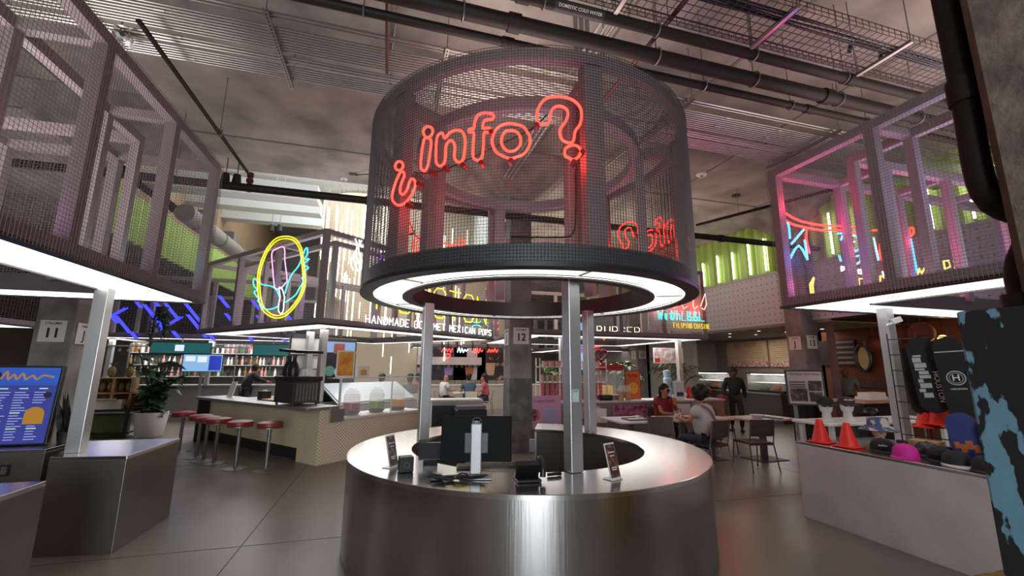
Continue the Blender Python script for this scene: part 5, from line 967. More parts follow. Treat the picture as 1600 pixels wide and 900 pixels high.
# ------------------------------------------------------------------ tables and chairs on the right
def make_chair(label, m, fm, group):
    o = thing('dining_chair', label, 'chair', (0, 0, 0), 0, group)     # faces local +y
    s = MB(); n = 8; k0 = s.add([((i/n-.5)*.44, (j/n-.5)*.43, .455-.012*sin(pi*i/n)*sin(pi*j/n)) for j in range(n+1) for i in range(n+1)]); s.smooth = True
    for j in range(n):
        for i in range(n): a = k0+j*(n+1)+i; s.face(a, a+1, a+n+2, a+n+1)
    s.smooth = False; s.box(-.22, -.215, .425, .22, .215, .446); s.build('seat', m, o)
    b = MB(); q = []
    for i in range(9):
        t = i/8-.5; q.append((t*.44, -.225+.05*(1-4*t*t)*-.6))
    for i in range(8):
        (x0, y0), (x1, y1) = q[i], q[i+1]; k = b.add([(x0, y0, .56), (x1, y1, .56), (x1, y1+.012, .56), (x0, y0+.012, .56), (x0, y0-.05, .83), (x1, y1-.05, .83), (x1, y1-.038, .83), (x0, y0-.038, .83)])
        for f in ((3, 2, 1, 0), (4, 5, 6, 7), (0, 1, 5, 4), (2, 3, 7, 6), (1, 2, 6, 5), (3, 0, 4, 7)): b.face(*[k+z for z in f])
    b.build('backrest', m, o)
    for s_ in (-1, 1):
        lg = MB().tube(spline([(s_*.235, .25, 0), (s_*.215, .20, .43), (s_*.215, .19, .44)], False, 2), .011, 8).build('leg', fm, o); MB().cyl((s_*.235, .25, 0), .014, .02, 8).build('glide', BLACK, lg)
        MB().tube([(s_*.24, -.27, 0), (s_*.215, -.20, .44), (s_*.215, -.225, .56), (s_*.21, -.27, .80)], .011, 8).build('leg', fm, o)
    MB().tube([(-.215, .19, .42), (.215, .19, .42)], .010, 8).tube([(-.215, -.19, .42), (.215, -.19, .42)], .010, 8).build('seat_rail', fm, o); return o
CHB = mat('brown_chair_shell', '#4b3f39', .55); CHW = mat('white_chair_shell', '#c4bdb3', .5)
def table(label, loc, a, b, rz, tm=None):
    o = thing('dining_table', label, 'table', loc, rz); MB().box(-a/2, -b/2, .715, a/2, b/2, .745).build('tabletop', tm or mat('table_laminate', '#a89a8e', .35), o, bevel=.004)
    MB().box(-.045, -.045, .012, .045, .045, .715).build('pedestal', GREYM, o); MB().box(-a*.3, -b*.36, 0, a*.3, b*.36, .012).build('base_plate', DARK, o, bevel=.003); return o
c0 = make_chair('brown chair with the woman in white sitting on it', CHB, GREYM, 'brown dining chairs'); c0.location = (5.12, 6.15, 0); c0.rotation_euler = (0, 0, R(12))
dup(c0, (6.0, 6.12, 0), R(-8), 'empty brown chair right of the seated woman in white'); dup(c0, (7.35, 5.85, 0), R(4), 'brown chair partly hidden by the orange cones'); dup(c0, (4.45, 6.3, 0), R(165), 'low brown chair back in front of the woman in red')
dup(c0, (5.55, 7.95, 0), R(172), 'brown chair with the woman in red sitting on it'); dup(c0, (6.55, 7.55, 0), R(176), 'brown chair on the far side of the table with the bowl')
w0 = make_chair('white chair at the table with the paper on a tray', CHW, GREYM, 'white dining chairs'); w0.location = (4.05, 7.85, 0); w0.rotation_euler = (0, 0, R(168))
table('square table between the two seated women', (5.30, 7.03, 0), .78, .78, R(2)); table('table with a white bowl near the easel sign', (6.85, 6.75, 0), 1.05, .72, R(4)); table('pale table with a tray left of the seated women', (4.25, 7.05, 0), .8, .8, R(-2), OFFW)
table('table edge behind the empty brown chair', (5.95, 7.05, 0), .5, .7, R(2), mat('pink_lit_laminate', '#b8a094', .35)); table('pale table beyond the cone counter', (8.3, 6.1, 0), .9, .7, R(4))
o = thing('bowl', 'white bowl on the table near the easel sign', 'bowl', (6.70, 6.68, .745)); MB().lathe([(0, 0), (.07, 0), (.13, .06), (.125, .06), (.065, .008), (0, .008)], (0, 0, 0), 24).build('dish', WHITE, o)
o = thing('tray', 'grey tray with a folded paper on the pale table', 'tray', (4.30, 6.95, .746)); MB().box(-.2, -.14, 0, .2, .14, .012).build('base', GREYM, o, bevel=.003); MB().box(-.21, -.15, .0, .21, -.14, .025).box(-.21, .14, 0, .21, .15, .025).box(-.21, -.14, 0, -.2, .14, .025).box(.2, -.14, 0, .21, .14, .025).build('rim', GREYM, o)
o = thing('paper_napkin', 'crumpled white napkin lying on the grey tray', 'napkin', (4.34, 6.95, .762)); MB().cbox((0, 0, .03), (.15, .11, .006), .3, R(18)).cbox((.05, .01, .04), (.1, .08, .006), 1, R(-25), R(10)).build('paper', PAPER, o)
o = thing('tray', 'dark tray under the white bowl', 'tray', (6.72, 6.62, .7455)); MB().box(.17, -.17, 0, .34, .17, .012).build('base', DARK, o)
o = thing('food_wrapper', 'white paper food wrapper between the two women', 'wrapper', (5.18, 6.98, .746)); MB().cbox((0, 0, .05), (.09, .07, .12), .4, R(35)).cbox((.08, -.05, .02), (.2, .12, .02), .2).build('paper', PAPER, o); MB().cbox((-.01, -.02, .1), (.06, .05, .03), .4, R(35)).build('food', mat('toasted_food', '#b8803c', .6), o)
def bag(o, P):
    MB().tube(spline([(-.18, .1, 1.08), (-.08, -.11, 1.0), (.08, -.14, .80), (.2, -.1, .62)]), .018, 8).build('strap', mat('patterned_strap', '#8a7a70', .7), o); MB().cbox((.24, -.06, .56), (.07, .2, .18)).build('shoulder_bag', mat('tan_leather', '#8a5a40', .6), o, bevel=.01)
person('person in a pale top seated with back turned, eating at the table', (5.14, 6.22, 0), R(24), seated(face=(-.12, .28, 1.20), ell=(-.26, .16, .83), wrl=(-.15, .38, .86), wrr=(.05, .40, .86)), SKIN, WHC, JEAN, HAIR, ('short', 1.42), .6, None, False, .93, None, bag, 1.3)
def drink(o, P):
    MB().lathe([(0, 0), (.032, 0), (.04, .13), (.0, .13)], (0.0, .30, .93), 14).build('cup', mat('orange_drink', '#c9762a', .3), o)
    [MB().tube([(x+.025*cos(t*pi/6), .185, 1.195+.02*sin(t*pi/6)) for t in range(12)], .003, 5, True).build('spectacle_rim', INK, o) for x in (-.032, .032)]
person('person in a dark red top sipping an orange drink', (5.52, 7.90, 0), R(196), seated(ell=(-.26, .16, .84), wrl=(-.06, .27, 1.02), elr=(.27, .2, .80), wrr=(.10, .42, .80), face=(.04, .3, 1.26)), SKIN, REDC, BLKC, HAIR, ('long', 1.02), .6, None, True, .95, None, drink, 1.25)
person('person in dark clothes walking with a red bag on the right', (9.05, 9.7, 0), R(150), standing(knl=(-.10, .16, .50), anl=(-.09, .08, .09), tol=(-.09, .2, .04), anr=(.09, -.2, .12), tor=(.09, -.08, .05), elr=(.27, -.05, 1.12), wrr=(.27, .12, .92)), SKIN3, BLKC, mat('dark_brown_trousers', '#2c2320', .8), HAIR, ('long', 1.15), 1.5, None, True, .97, None, lambda o, P: MB().cbox((.36, .12, .82), (.10, .34, .24), .2).build('red_bag', mat('red_bag', '#8f1f24', .5), o, bevel=.015))
person('bald person in a grey t-shirt inside the orange shop', (11.300, 8.360, 0.280)[:2]+(0,), R(110), standing(), SKIN3, GRYC, BLKC, HAIR, ('bald', 1), .6, None, True, 1.0)
# ------------------------------------------------------------------ far centre table
c_ = dup(w0, (3.45, 15.35, 0), R(70), 'white chair with the person in coral sitting on it'); dup(w0, (2.75, 14.75, 0), R(4), 'white chair back behind the person in slate blue'); dup(w0, (1.95, 15.45, 0), R(-75), 'white chair under the person in white far behind')
table('far table shared by the three people in the middle', (2.7, 15.5, 0), .9, .8, 0, OFFW)
person('person in a white shirt seated far behind left of the column', (1.95, 15.45, 0), R(-72), seated(), SKIN, mat('white_cloth', '#cfcfcb', .8), BLKC, HAIR, ('bald', 1), .6, None, True)
person('person in slate blue seated far behind with back turned', (2.75, 14.85, 0), R(8), seated(), SKIN, BLUC, BLKC, HAIR, ('short', 1.05), .6, None, False)
person('person in a coral top seated far behind beside the column', (3.45, 15.35, 0), R(72), seated(), SKIN, CORAL, JEAN, mat('dark_brown_hair', '#2a1a16', .6), ('long', 1.05), .6, None, True)
person('person in black leaning over the far left back bar', (-4.0, 14.7, 0), R(-60), standing(chest=(0, .12, 1.28), neck=(0, .2, 1.42), jaw=(0, .26, 1.45), skull=(0, .25, 1.54), crown=(0, .24, 1.6), face=(0, .5, 1.5), shl=(-.19, .12, 1.36), shr=(.19, .12, 1.36), ell=(-.24, .32, 1.2), wrl=(-.16, .52, 1.16), elr=(.24, .32, 1.2), wrr=(.16, .52, 1.16)), SKIN, BLKC, BLKC, HAIR, ('short', 1.1), 1.5, None, True)
for x, y, m, h, lab in ((-1.0, 13.6, REDC, 'long', 'person in dark red glimpsed beyond the freezer lid'), (-.1, 13.9, BLKC, 'short', 'person in black glimpsed beyond the freezer lid'), (.75, 13.9, GRYC, 'short', 'person in a grey top glimpsed beyond the freezer lid'), (1.1, 15.4, CORAL, 'short', 'person glimpsed just left of the slim kiosk post')):
    person(lab, (x, y, 0), R(30), seated(), SKIN3, m, JEAN, HAIR, (h, 1.1), .6, None, False); dup(w0, (x, y, 0), R(30), 'white chair of the '+lab)

# ================================================================== stalls in the middle distance
def counter(label, x0, y0, x1, y1, h, m, tm):
    o = thing('stall_counter', label, 'counter', (x0, y0, 0)); MB().box(0, .02, 0, x1-x0, y1-y0, h-.04).build('front', m, o); MB().box(-.03, 0, h-.04, x1-x0+.03, y1-y0+.02, h).build('worktop', tm, o); return o
GREYF = mat('grey_counter_front', '#7f7b77', .55); BEIGE = mat('beige_panel_front', '#b9ad9f', .6)
counter('sweet stall counter under the red and cyan neon', 3.0, 9.5, 7.9, 10.2, .86, GREYF, OFFW)
SR = mat('candy_pink', '#c96a72', .5); SR2 = mat('candy_pale_pink', '#d8a09a', .5)
o = thing('candy_shelf', 'white shelf stand holding rows of pink cups', 'shelf', (3.45, 9.62, .862))
for z in (0, .42, .78): MB().box(0, 0, z, 1.75, .3, z+.02).build('shelf_board', WHITE, o)
for x in (0, 1.73): MB().box(x, .0, 0, x+.02, .02, 1.0).build('upright', WHITE, o); MB().box(x, .28, 0, x+.02, .3, 1.0).build('upright', WHITE, o)
def cup(label, grp, m, lid, loc, r=.045, h=.085):
    q = thing('candy_cup', label, 'cup', loc, 0, grp); MB().lathe([(0, 0), (r*.85, 0), (r, h), (0, h)], (0, 0, 0), 12).build('tub', m, q); MB().lathe([(0, h), (r*1.08, h), (r*1.08, h+.012), (0, h+.012)], (0, 0, 0), 12).build('lid', lid, q); return q
PKD = mat('candy_deep_pink', '#b0455a', .5); c1 = None
for i in range(13):
    for j in range(4):
        p = (3.54+.125*i, 9.68, .884+.098*j)
        lab = 'pink candy tub, %s stack from the left, %s' % (ORD[i], ('bottom one', 'second from the bottom', 'third from the bottom', 'topmost')[j])
        if c1 is None: c1 = cup(lab, 'pink candy tubs', SR, PKD, p)
        else: dup(c1, p, 0, lab)
c2 = None
for i in range(13):
    p = (3.54+.125*i, 9.68, 1.304)
    lab = 'clear candy jar with a pink lid, %s from the left on the middle shelf' % ORD[i]
    if c2 is None: c2 = cup(lab, 'pink lidded jars', mat('jar_beige', '#b89c90', .3), SR, p, .05, .15)
    else: dup(c2, p, 0, lab)
c3 = None
for i in range(9):
    p = (3.6+.17*i, 9.68, 1.664); 
    if i in (4, 5): continue
    lab = 'wide pink tub on the top candy shelf, %s place from the left' % ORD[i]
    if c3 is None: c3 = cup(lab, 'pink tubs on the top shelf', SR2, SR, p, .07, .12)
    else: dup(c3, p, 0, lab)
def board(name, label, cat, loc, w, h, rz, m, txt=(), fm=None):
    o = thing(name, label, cat, loc, rz); pn_ = MB().box(-w/2, 0, 0, w/2, .02, h).build('panel', fm or m, o); MB().box(-w/2+.015, -.003, .015, w/2-.015, 0, h-.015).build('print', m, o)
    for s, sz, x, z, tm in txt: lettering('lettering', s, sz, tm, pn_, (x, -.004, z), (1, 0, 0), (0, 0, 1), .001, .008)
    return o
MAGI = mat('magenta_ink', '#8a1450', .6); PKP = mat('pink_print', '#d9a6c0', .6)
o = board('stall_sign', 'pink cotton candy sign propped at the stall front', 'sign', (3.42, 9.30, .30), .85, .72, 0, PKP, (('Cotton Candy', .085, .02, .60, MAGI),)); MB().tube([(-.22, -.002, .3), (-.22, -.012, .3)], .13, 20).build('round_picture', mat('dark_red_picture', '#7a2e36', .6, noise=(12, '#c98a86', .45, .6)), o); MB().box(.0, -.005, .12, .34, -.002, .45).build('text_area', mat('pale_violet_print', '#b9b4d8', .6), o); MB().box(-.4, .02, -.3, -.36, .06, .6).box(.36, .02, -.3, .40, .06, .6).build('leg', WHITE, o)
o = board('stall_sign', 'narrow pink candy sign on the counter front', 'sign', (4.68, 9.49, .48), .5, .26, 0, PKP, (('CANDY', .11, .05, .13, MAGI),))
o = board('stall_sign', 'pink picture sign right of the candy sign', 'sign', (5.75, 9.49, .40), 1.0, .36, 0, mat('pink_candy_picture', '#b97a94', .6, noise=(9, '#7a2e50', .45, .6)))
o = board('stall_sign', 'pale Filipino cuisine sign on the stall front', 'sign', (6.9, 9.49, .30), 1.1, .46, 0, PAPER, (('FILIPINO', .14, 0, .30, MAGI),))
flat_screen('menu_screen', 'blue menu screen above the pink candy shelf', (4.98, 10.7, 1.58), .80, .62, 0, SBL, ((.3, .78, .7, .95, mat('magenta_title', '#303', .4, emit='#c04a9a', es=.8)), (.08, .1, .4, .7, SW), (.5, .1, .9, .7, mat('pale_blue_cell', '#335', .3, emit='#a9c8f6', es=.9))), post=.2)
def heart(o):
    p = [(.16*sin(t)**3*1.0, 0, .16*(13*cos(t)-5*cos(2*t)-2*cos(3*t)-cos(4*t))/16) for t in [2*pi*i/28 for i in range(28)]]
    MB().tube(p, .035, 8, True).build('outline', mat('dark_red_tinsel', '#6d1a26', .6), o); MB().tube([(0, 0, .08), (0, 0, .42)], .004, 4).build('string', BLACK, o)
o = thing('heart_ornament', 'dark red heart hanging under the sweets canopy', 'ornament', (5.12, 9.75, 1.95)); heart(o)
o = thing('heart_ornament', 'smaller dark red heart hanging left of the other', 'ornament', (4.3, 9.8, 1.98)); heart(o)
o = thing('popcorn_cabinet', 'red topped glass warmer cabinet on the sweet stall', 'machine', (5.35, 9.7, .862)); MB().box(-.3, 0, 0, .3, .4, .12).build('base', STEELM, o); MB().box(-.3, 0, .12, .3, .4, .72).build('glass_case', GLASS, o); MB().box(-.33, -.02, .72, .33, .42, .86).build('red_top', mat('red_cabinet_top', '#a81e24', .4), o); MB().box(-.2, .1, .12, .1, .3, .34).build('warm_food', mat('warm_lit_food', '#c99a4a', .5, emit='#e8b860', es=.35), o)
for i, (x, m, lab) in enumerate(((5.55, 'orange', 'tall clear jug of orange juice on the sweet stall'), (5.72, 'orange', 'second smaller jug of orange juice'))):
    o = thing('juice_jug', lab, 'jug', (x, 9.58, .862)); MB().lathe([(0, 0), (.06, 0), (.075, .22), (.0, .22)], (0, 0, 0), 16).build('juice', LIQ[m], o); MB().lathe([(.066, 0), (.085, .34), (.08, .36)], (0, 0, 0), 16).build('jar', JAR, o)
    for k in range(2): pass
o = board('poster_board', 'bright orange poster with a round yellow face', 'poster', (6.02, 9.8, .864), .44, .72, 0, mat('orange_poster', '#c8641e', .6), (), BLACK); MB().tube([(0, -.003, .28), (0, -.01, .28)], .14, 20).build('yellow_face', mat('yellow_round_print', '#d8a63c', .6), o); squiggle(MB(), (-.15, -.006, .54), (1, 0, 0), (0, 0, 1), .3, .1, .012, 9, 2).build('script', mat('red_print', '#b02020', .6), o); e_ = MB()
for s_ in (-1, 1): e_.tube([(.05*s_, -.01, .31), (.05*s_, -.013, .31)], .014, 8)
e_.build('eye_dots', INK, o)
o = thing('cup_dispenser', 'pale blue stack of cups on the sweet stall', 'cups', (7.0, 9.75, .862)); MB().lathe([(0, 0), (.09, 0), (.11, .26), (.08, .28), (.11, .52), (.08, .54), (.10, .72), (0, .74)], (0, 0, 0), 18).build('cup_stack', mat('pale_blue_plastic', '#a9c3d4', .4), o)
o = thing('paper_dispenser', 'white card stand beside the pale blue cups', 'stand', (7.25, 9.6, .862)); MB().prism([(-.13, 0), (.13, 0), (.13, .12), (-.13, .12)], 0, .46).build('box', PAPER, o); MB().box(-.10, -.004, .08, .10, 0, .18).build('blue_label', mat('navy_label', '#39427a', .5), o)
for x, y, rz, lab in ((5.15, 9.6, 0, 'black card printer on the sweet stall counter'), (3.2, 9.65, 0, 'black box at the left end of the sweet stall')):
    o = thing('card_printer', lab, 'printer', (x, y, .862), rz); MB().box(-.18, 0, 0, .18, .2, .13).build('case', BLACK, o, bevel=.01); MB().box(-.12, -.004, .08, .12, 0, .10).build('slot', GREYM, o)
o = thing('snack_warmer', 'glowing yellow domed warmer left of the pink shelf', 'warmer', (3.1, 10.0, .862)); MB().box(-.2, -.15, 0, .2, .2, .3).build('lit_base', mat('lit_yellow_food', '#c9a04a', .5, emit='#f0c060', es=.6), o); MB().ell((0, .02, .3), (.24, .2, .2)).build('dome', JAR, o)
for i, (x, y, z0, s) in enumerate(((8.1, 10.6, .9, 1.), (6.35, 11.2, .9, 1.1), (9.2, 12.6, .9, 1.2), (5.0, 12.2, .9, .9))):
    def palm(o, s=s, i=i):
        random.seed(30+i); lf = MB(); st = MB()
        for k in range(12):
            a = k*2.4; t = Vector((.45*s*cos(a), .45*s*sin(a), .55*s+.09*s*(k % 5))); p = spline([(0, 0, .15), (t.x*.4, t.y*.4, t.z*.8), tuple(t)], False, 4); st.tube(p, .008, 5)
            for j in range(9): q = p[-1-(j % 5)]; an = a+random.uniform(-1, 1); lf.leaf(q, (cos(an), sin(an), random.uniform(-.4, .6)), .3*s, .05*s if i % 2 == 0 else .14*s, .35, 4)
        st.build('stems', mat('plant_stem', '#3f3527', .8), o); lf.build('leaves', LEAF2 if i % 2 else mat('olive_leaf', '#4d5236', .6), o); MB().lathe([(0, -z0), (.18, -z0), (.24, 0), (.2, .1), (0, .12)], (0, 0, 0), 18).build('pot', DARK, o)
    leaf_plant('potted_palm', ['feathery potted palm before the wooden menu boards', 'broad leaved plant behind the orange poster', 'tall thin palm beside the walking person', 'dark plant behind the sweet stall jugs'][i], (x, y, z0), palm)
counter('filipino grill stall side counter of pale wood', 8.0, 9.6, 8.6, 11.6, .86, mat('tan_wood_front', '#9a7a54', .6), OFFW)
o = thing('plush_pile', 'red cap shaped display behind the seated women', 'display', (8.25, 9.9, .862)); MB().ell((0, .0, .16), (.17, .2, .16)).build('red_dome', mat('dark_red_plastic', '#7f1a22', .5), o); MB().cyl((-.45, 0, 0), .11, .3, 16, .1).build('red_pail', mat('bright_red_plastic', '#b01c26', .45), o); MB().ell((-.7, .05, .1), (.16, .14, .1)).ell((-.25, -.1, .07), (.1, .1, .07)).build('pale_packets', mat('pale_pink_packets', '#d8b8b8', .6), o)
o = board('photo_board', 'hanging board with food photographs over the sweet stall', 'sign', (7.55, 10.4, 1.78), .95, .42, 0, mat('washed_food_picture', '#a8908a', .6, noise=(7, '#d6ccc4', .45, .6)), (), PAPER); MB().box(-.45, -.006, .02, -.28, -.003, .14).build('red_corner', mat('red_print', '#b02020', .6), o); MB().tube([(-.3, .01, .42), (-.3, .01, .62)], .005, 4).tube([(.3, .01, .42), (.3, .01, .62)], .005, 4).build('cord', BLACK, o)
# Soy Pinoy stall with menu boards
WB = mat('pale_wood_menu', '#a88e70', .6, noise=(2, '#b89e80', .3, .7, (1, 9, 1)))
for v0, v1, lab in ((13.15, 15.2, 'wooden menu board with the stall name in orange'), (10.95, 13.05, 'wooden menu board right of the stall name board')):
    o = thing('menu_board', lab, 'menu', (13.94, v0, 1.72)); L_ = v1-v0; MB().box(0, 0, .22, .05, L_, 1.0).build('board', WB, o); MB().box(-.004, .0, 0, .05, L_, .22).build('picture_strip', mat('food_picture_strip', '#8a5a4a', .6, noise=(14, '#c9a9a0', .45, .55)), o)
    t_ = MB()
    for r_ in range(7): t_.box(-.006, .15, .78-r_*.075, -.003, L_-.2-(r_ % 3)*.15, .79-r_*.075)
    t_.build('menu_lines', mat('brown_menu_ink', '#5b4636', .7), o)
    if v1 > 15: lettering('stall_name', 'SOY PINOY', .22, mat('orange_ink', '#b5532a', .6), o, (-.008, L_/2, .86), (0, -1, 0), (0, 0, 1), .001, .02)
o = thing('stall_counter', 'dark stall counter with lit food cases', 'counter', (11.6, 10.6, 0)); MB().box(0, 0, 0, .7, 5.0, .86).build('front', mat('dark_stall_front', '#4e4844', .6), o); MB().box(-.04, 0, .86, .74, 5.05, .9).build('worktop', STEELM, o)
for y, lab in ((11.2, 'lit glass food case at the right end of the stall counter'), (13.9, 'lit glass food case behind the walking person')):
    o = thing('food_case', lab, 'display case', (11.62, y, .902)); MB().box(0, -.7, 0, .6, .7, .06).build('base', DARK, o); MB().box(.02, -.68, .06, .58, .68, .58).build('glass', GLASS, o); MB().box(0, -.7, .58, .6, .7, .62).build('top', DARK, o); MB().box(.1, -.6, .56, .5, .6, .575).build('lamp_strip', LED, o); MB().box(.1, -.6, .3, .55, .6, .31).build('glass_shelf', WHITE, o)
    MB().ell((.2, -.3, .14), (.12, .14, .1)).build('orange_pot', mat('orange_food', '#c8762a', .5), o); MB().ell((.2, .2, .12), (.14, .2, .07)).build('green_food', mat('green_food', '#5d7a34', .6), o)
for i, (x, y) in enumerate(((11.2, 9.6), (11.2, 10.8), (11.2, 12.0), (11.2, 13.2), (12.3, 9.6), (12.3, 10.8), (12.3, 12.0), (12.3, 13.2))):
    o = thing('downlight', 'small round downlight, %s of the %s row in the stall soffit' % (ORD[i % 4], 'front' if i < 4 else 'rear'), 'lamp', (x, y, 2.815), 0, 'stall downlights'); MB().lathe([(0, 0), (.05, 0)], (0, 0, 0), 14).build('lens', LED, o); MB().lathe([(.05, .004), (.065, -.004), (.065, .004)], (0, 0, 0), 14).build('ring', WHITE, o)
area('stall_light', (12.6, 11.8, 2.78), (0, 0, 0), 1.6, 4, 60, (1, .9, .78)); area('sweet_stall_light', (5.5, 11.2, 2.36), (0, 0, 0), 4, 2.6, 110, (1, .95, .9)); area('back_bar_light', (-5.1, 16.4, 2.34), (0, 0, 0), 5.6, 3, 210, (1, .97, .93)); area('corner_bar_light', (-1.1, 11.6, 2.36), (0, 0, PA), 3.6, 3.6, 110, (1, .97, .93)); area('far_stall_light', (3.5, 19.2, 2.36), (0, 0, 0), 4.4, 3, 160, (1, .97, .93))
# easel sign, bin
o = thing('easel_sign', 'framed newspaper sign on a black easel', 'sign', (9.5, 8.0, 0), R(-38)); MB().cbox((0, 0, 1.22), (.78, .04, .82), 0, R(-6)).build('frame', BLACK, o); MB().cbox((0, -.024, 1.22), (.70, .006, .74), 0, R(-6)).build('page', PAPER, o)
for x in (-.3, .3): MB().tube([(x, .03, .0), (x, .03, 1.2)], .015, 6).build('leg', BLACK, o)
MB().tube([(0, .4, 0), (0, .05, 1.2)], .012, 6).build('leg', BLACK, o); lettering('headline', 'The New York Times', .068, INK, o, (0, -.062, 1.53), (1, 0, 0), (0, .1, 1), .001, .01)
for x0, z0, x1, z1 in ((-.32, .90, .02, 1.2), (.06, .90, .32, 1.12), (.06, 1.15, .32, 1.38)): MB().box(x0, -.06, z0, x1, -.04, z1).build('photograph', mat('grey_news_photo', '#4a4442', .7, noise=(9, '#8a817a', .45, .6)), o, rot=(R(0), 0, 0))
MB().box(-.32, -.05, 1.27, .0, -.045, 1.3).box(-.32, -.05, 1.22, .0, -.045, 1.25).box(-.32, -.052, 1.33, .0, -.048, 1.36).build('text_lines', mat('violet_grey_ink', '#6f6570', .7), o)
o = thing('litter_bin', 'tall black litter bin under the easel sign', 'bin', (9.78, 8.18, 0)); MB().lathe([(0, 0), (.22, 0), (.25, .85), (.26, .9), (.2, .98), (0, 1.0)], (0, 0, 0), 24).build('body', mat('black_bin', '#111112', .5), o); MB().tube([(.252*cos(2*pi*i/24), .252*sin(2*pi*i/24), .82) for i in range(24)], .012, 5, True).build('band', DARK, o)

# ================================================================== the cap stall on the right
CONEM = mat('orange_traffic_cone', '#e0281c', .45, emit='#e0281c', es=0.)
def cone(label, loc, rz=0, h=.23, k=1.):
    o = thing('traffic_cone', label, 'traffic cone', loc, rz); MB().lathe([(.085*k, .012), (.028*k, h), (.022*k, h+.004), (0, h)], (0, 0, 0), 24).build('cone', CONEM, o); MB().box(-.10*k, -.10*k, 0, .10*k, .10*k, .014).build('base', CONEM, o, bevel=.006); return o
cone('orange traffic cone at the left corner of the cap counter', (4.85, 3.96, ZC+.002), .2, .25, 1.1); cone('orange traffic cone beside the black caps', (4.86, 3.66, ZC+.002), .1, .25, 1.1)
cone('distant orange cone left of two below the skateboards', (5.750, 3.430, 1.030), 0, .3, 1.2); cone('distant orange cone right of two below the skateboards', (5.750, 3.310, 1.070), 0, .3, 1.2)
def cap(label, loc, rz, m, bm_=None, mark=None, markm=None):
    o = thing('baseball_cap', label, 'cap', loc, rz, None)      # brim towards local -y
    MB().lathe([(.098, 0), (.1, .035), (.088, .085), (.055, .115), (0, .125)], (0, 0, 0), 24).build('crown', m, o)
    b = MB(); b.smooth = True; n = 12
    for i in range(n+1):
        a = pi+pi*i/n; b.add([(.098*cos(a), .098*sin(a), .012), (.108*cos(a), .098*sin(a)-.085*abs(sin(a))**.7, .004-.0*abs(cos(a))), (.108*cos(a), .098*sin(a)-.085*abs(sin(a))**.7, -.001+.001), (.098*cos(a), .098*sin(a), .006)])
    for i in range(n):
        for j in range(4): b.face(4*i+j, 4*i+4+j, 4*i+4+(j+1) % 4, 4*i+(j+1) % 4)
    b.build('brim', bm_ or m, o); MB().ell((0, 0, .126), (.009, .009, .006), 8).build('button', m, o)
    if mark: squiggle(MB(), (-.035, -.099, .05), (1, 0, 0), (0, .25, 1), .07, .025, .003, 9, len(label)).build('emblem', markm, o)
    return o
CB = mat('black_cap_cloth', '#141318', .8); CPK = mat('hot_pink_cap_cloth', '#c0188a', .7); WT = mat('white_stitch', '#c9c6c2', .7); RT = mat('red_stitch', '#7a2026', .7)
cap('black cap with white lettering beside the pink cap', (5.0, 3.42, ZC+.002), R(-50), CB, None, 'HTX', WT)
cap('hot pink cap near the counter edge', (4.86, 3.12, ZC+.002), R(-70), CPK, None, None)
cap('black cap with red emblem right of the pink cap', (5.02, 2.93, ZC+.002), R(-60), CB, None, 'H', RT)
cap('black cap with a white striped brim', (4.90, 2.75, ZC+.002), R(-50), CB, WT, None)
cap('black cap with a round red emblem', (4.88, 2.53, ZC+.002), R(-60), CB, None, 'O', RT)
cap('black cap closest to the flaking blue column', (4.87, 2.28, ZC+.002), R(-65), CB, None, 'TX', RT)
cap('dark cap in the second row by the skateboard ends', (5.2, 2.55, ZC+.002), R(-60), mat('navy_cap_cloth', '#1b2136', .8), None, None)
cap('dark patterned cap in the second row behind the pink cap', (5.22, 3.15, ZC+.002), R(-60), mat('charcoal_cap_cloth', '#26242a', .8, noise=(20, '#57525a', .5, .6)), None, None)
def mannequin(label, loc, rz, k, hat, hm, face=False):
    o = thing('mannequin_head', label, 'mannequin head', loc, rz); M = mat('white_foam', '#d3ccc6', .6) if not face else mat('flesh_mannequin', '#c49a80', .5)
    MB().lathe([(0, 0), (.10*k, 0), (.10*k, .02*k), (.06*k, .05*k), (.052*k, .12*k), (.075*k, .15*k), (.085*k, .21*k), (.078*k, .27*k), (.05*k, .31*k), (0, .32*k)], (0, 0, 0), 24).build('head', M, o)
    MB().ell((0, -.085*k, .2*k), (.012*k, .018*k, .022*k), 8).build('nose', M, o); q = MB()
    for s_ in (-1, 1): q.ell((.034*k*s_, -.078*k, .225*k), (.034*k, .014*k, .02*k), 10)
    q.tube([(-.08*k, -.03*k, .23*k), (-.03*k, -.088*k, .23*k), (.03*k, -.088*k, .23*k), (.08*k, -.03*k, .23*k)], .005*k, 6).build('sunglasses', INK, o)
    if face: MB().ell((0, -.080*k, .165*k), (.02*k, .008*k, .007*k), 8).build('lips', mat('red_lips', '#a82a2a', .5), o)
    return o
def hat_on(label, loc, rz, k, m, bucket=False, word=None):
    o = thing('bucket_hat' if bucket else 'baseball_cap', label, 'hat' if bucket else 'cap', loc, rz)
    if bucket: MB().lathe([(.185*k, -.035*k), (.10*k, .02*k), (.092*k, .10*k), (0, .105*k)], (0, 0, 0), 28).build('crown', m, o); MB().lathe([(.187*k, -.038*k), (.183*k, -.03*k)], (0, 0, 0), 28).build('brim_edge', CB, o)
    else:
        MB().lathe([(.094*k, 0), (.096*k, .03*k), (.08*k, .075*k), (0, .1*k)], (0, 0, 0), 24).build('crown', m, o); MB().cbox((0, -.12*k, .0), (.17*k, .11*k, .008*k), 0, R(8)).build('brim', m, o, bevel=.003)
    if word: squiggle(MB(), (-.05*k, -.096*k, .04*k), (1, 0, 0), (0, .2, 1), .1*k, .03*k, .003, 11, 3).build('script', WT, o)
    return o
o = thing('display_table', 'white display table carrying the two mannequin heads', 'table', (5.5, 4.35, 0), R(0)); MB().box(0, 0, .92, 2.3, .55, .96).build('tabletop', WHITE, o, bevel=.01)
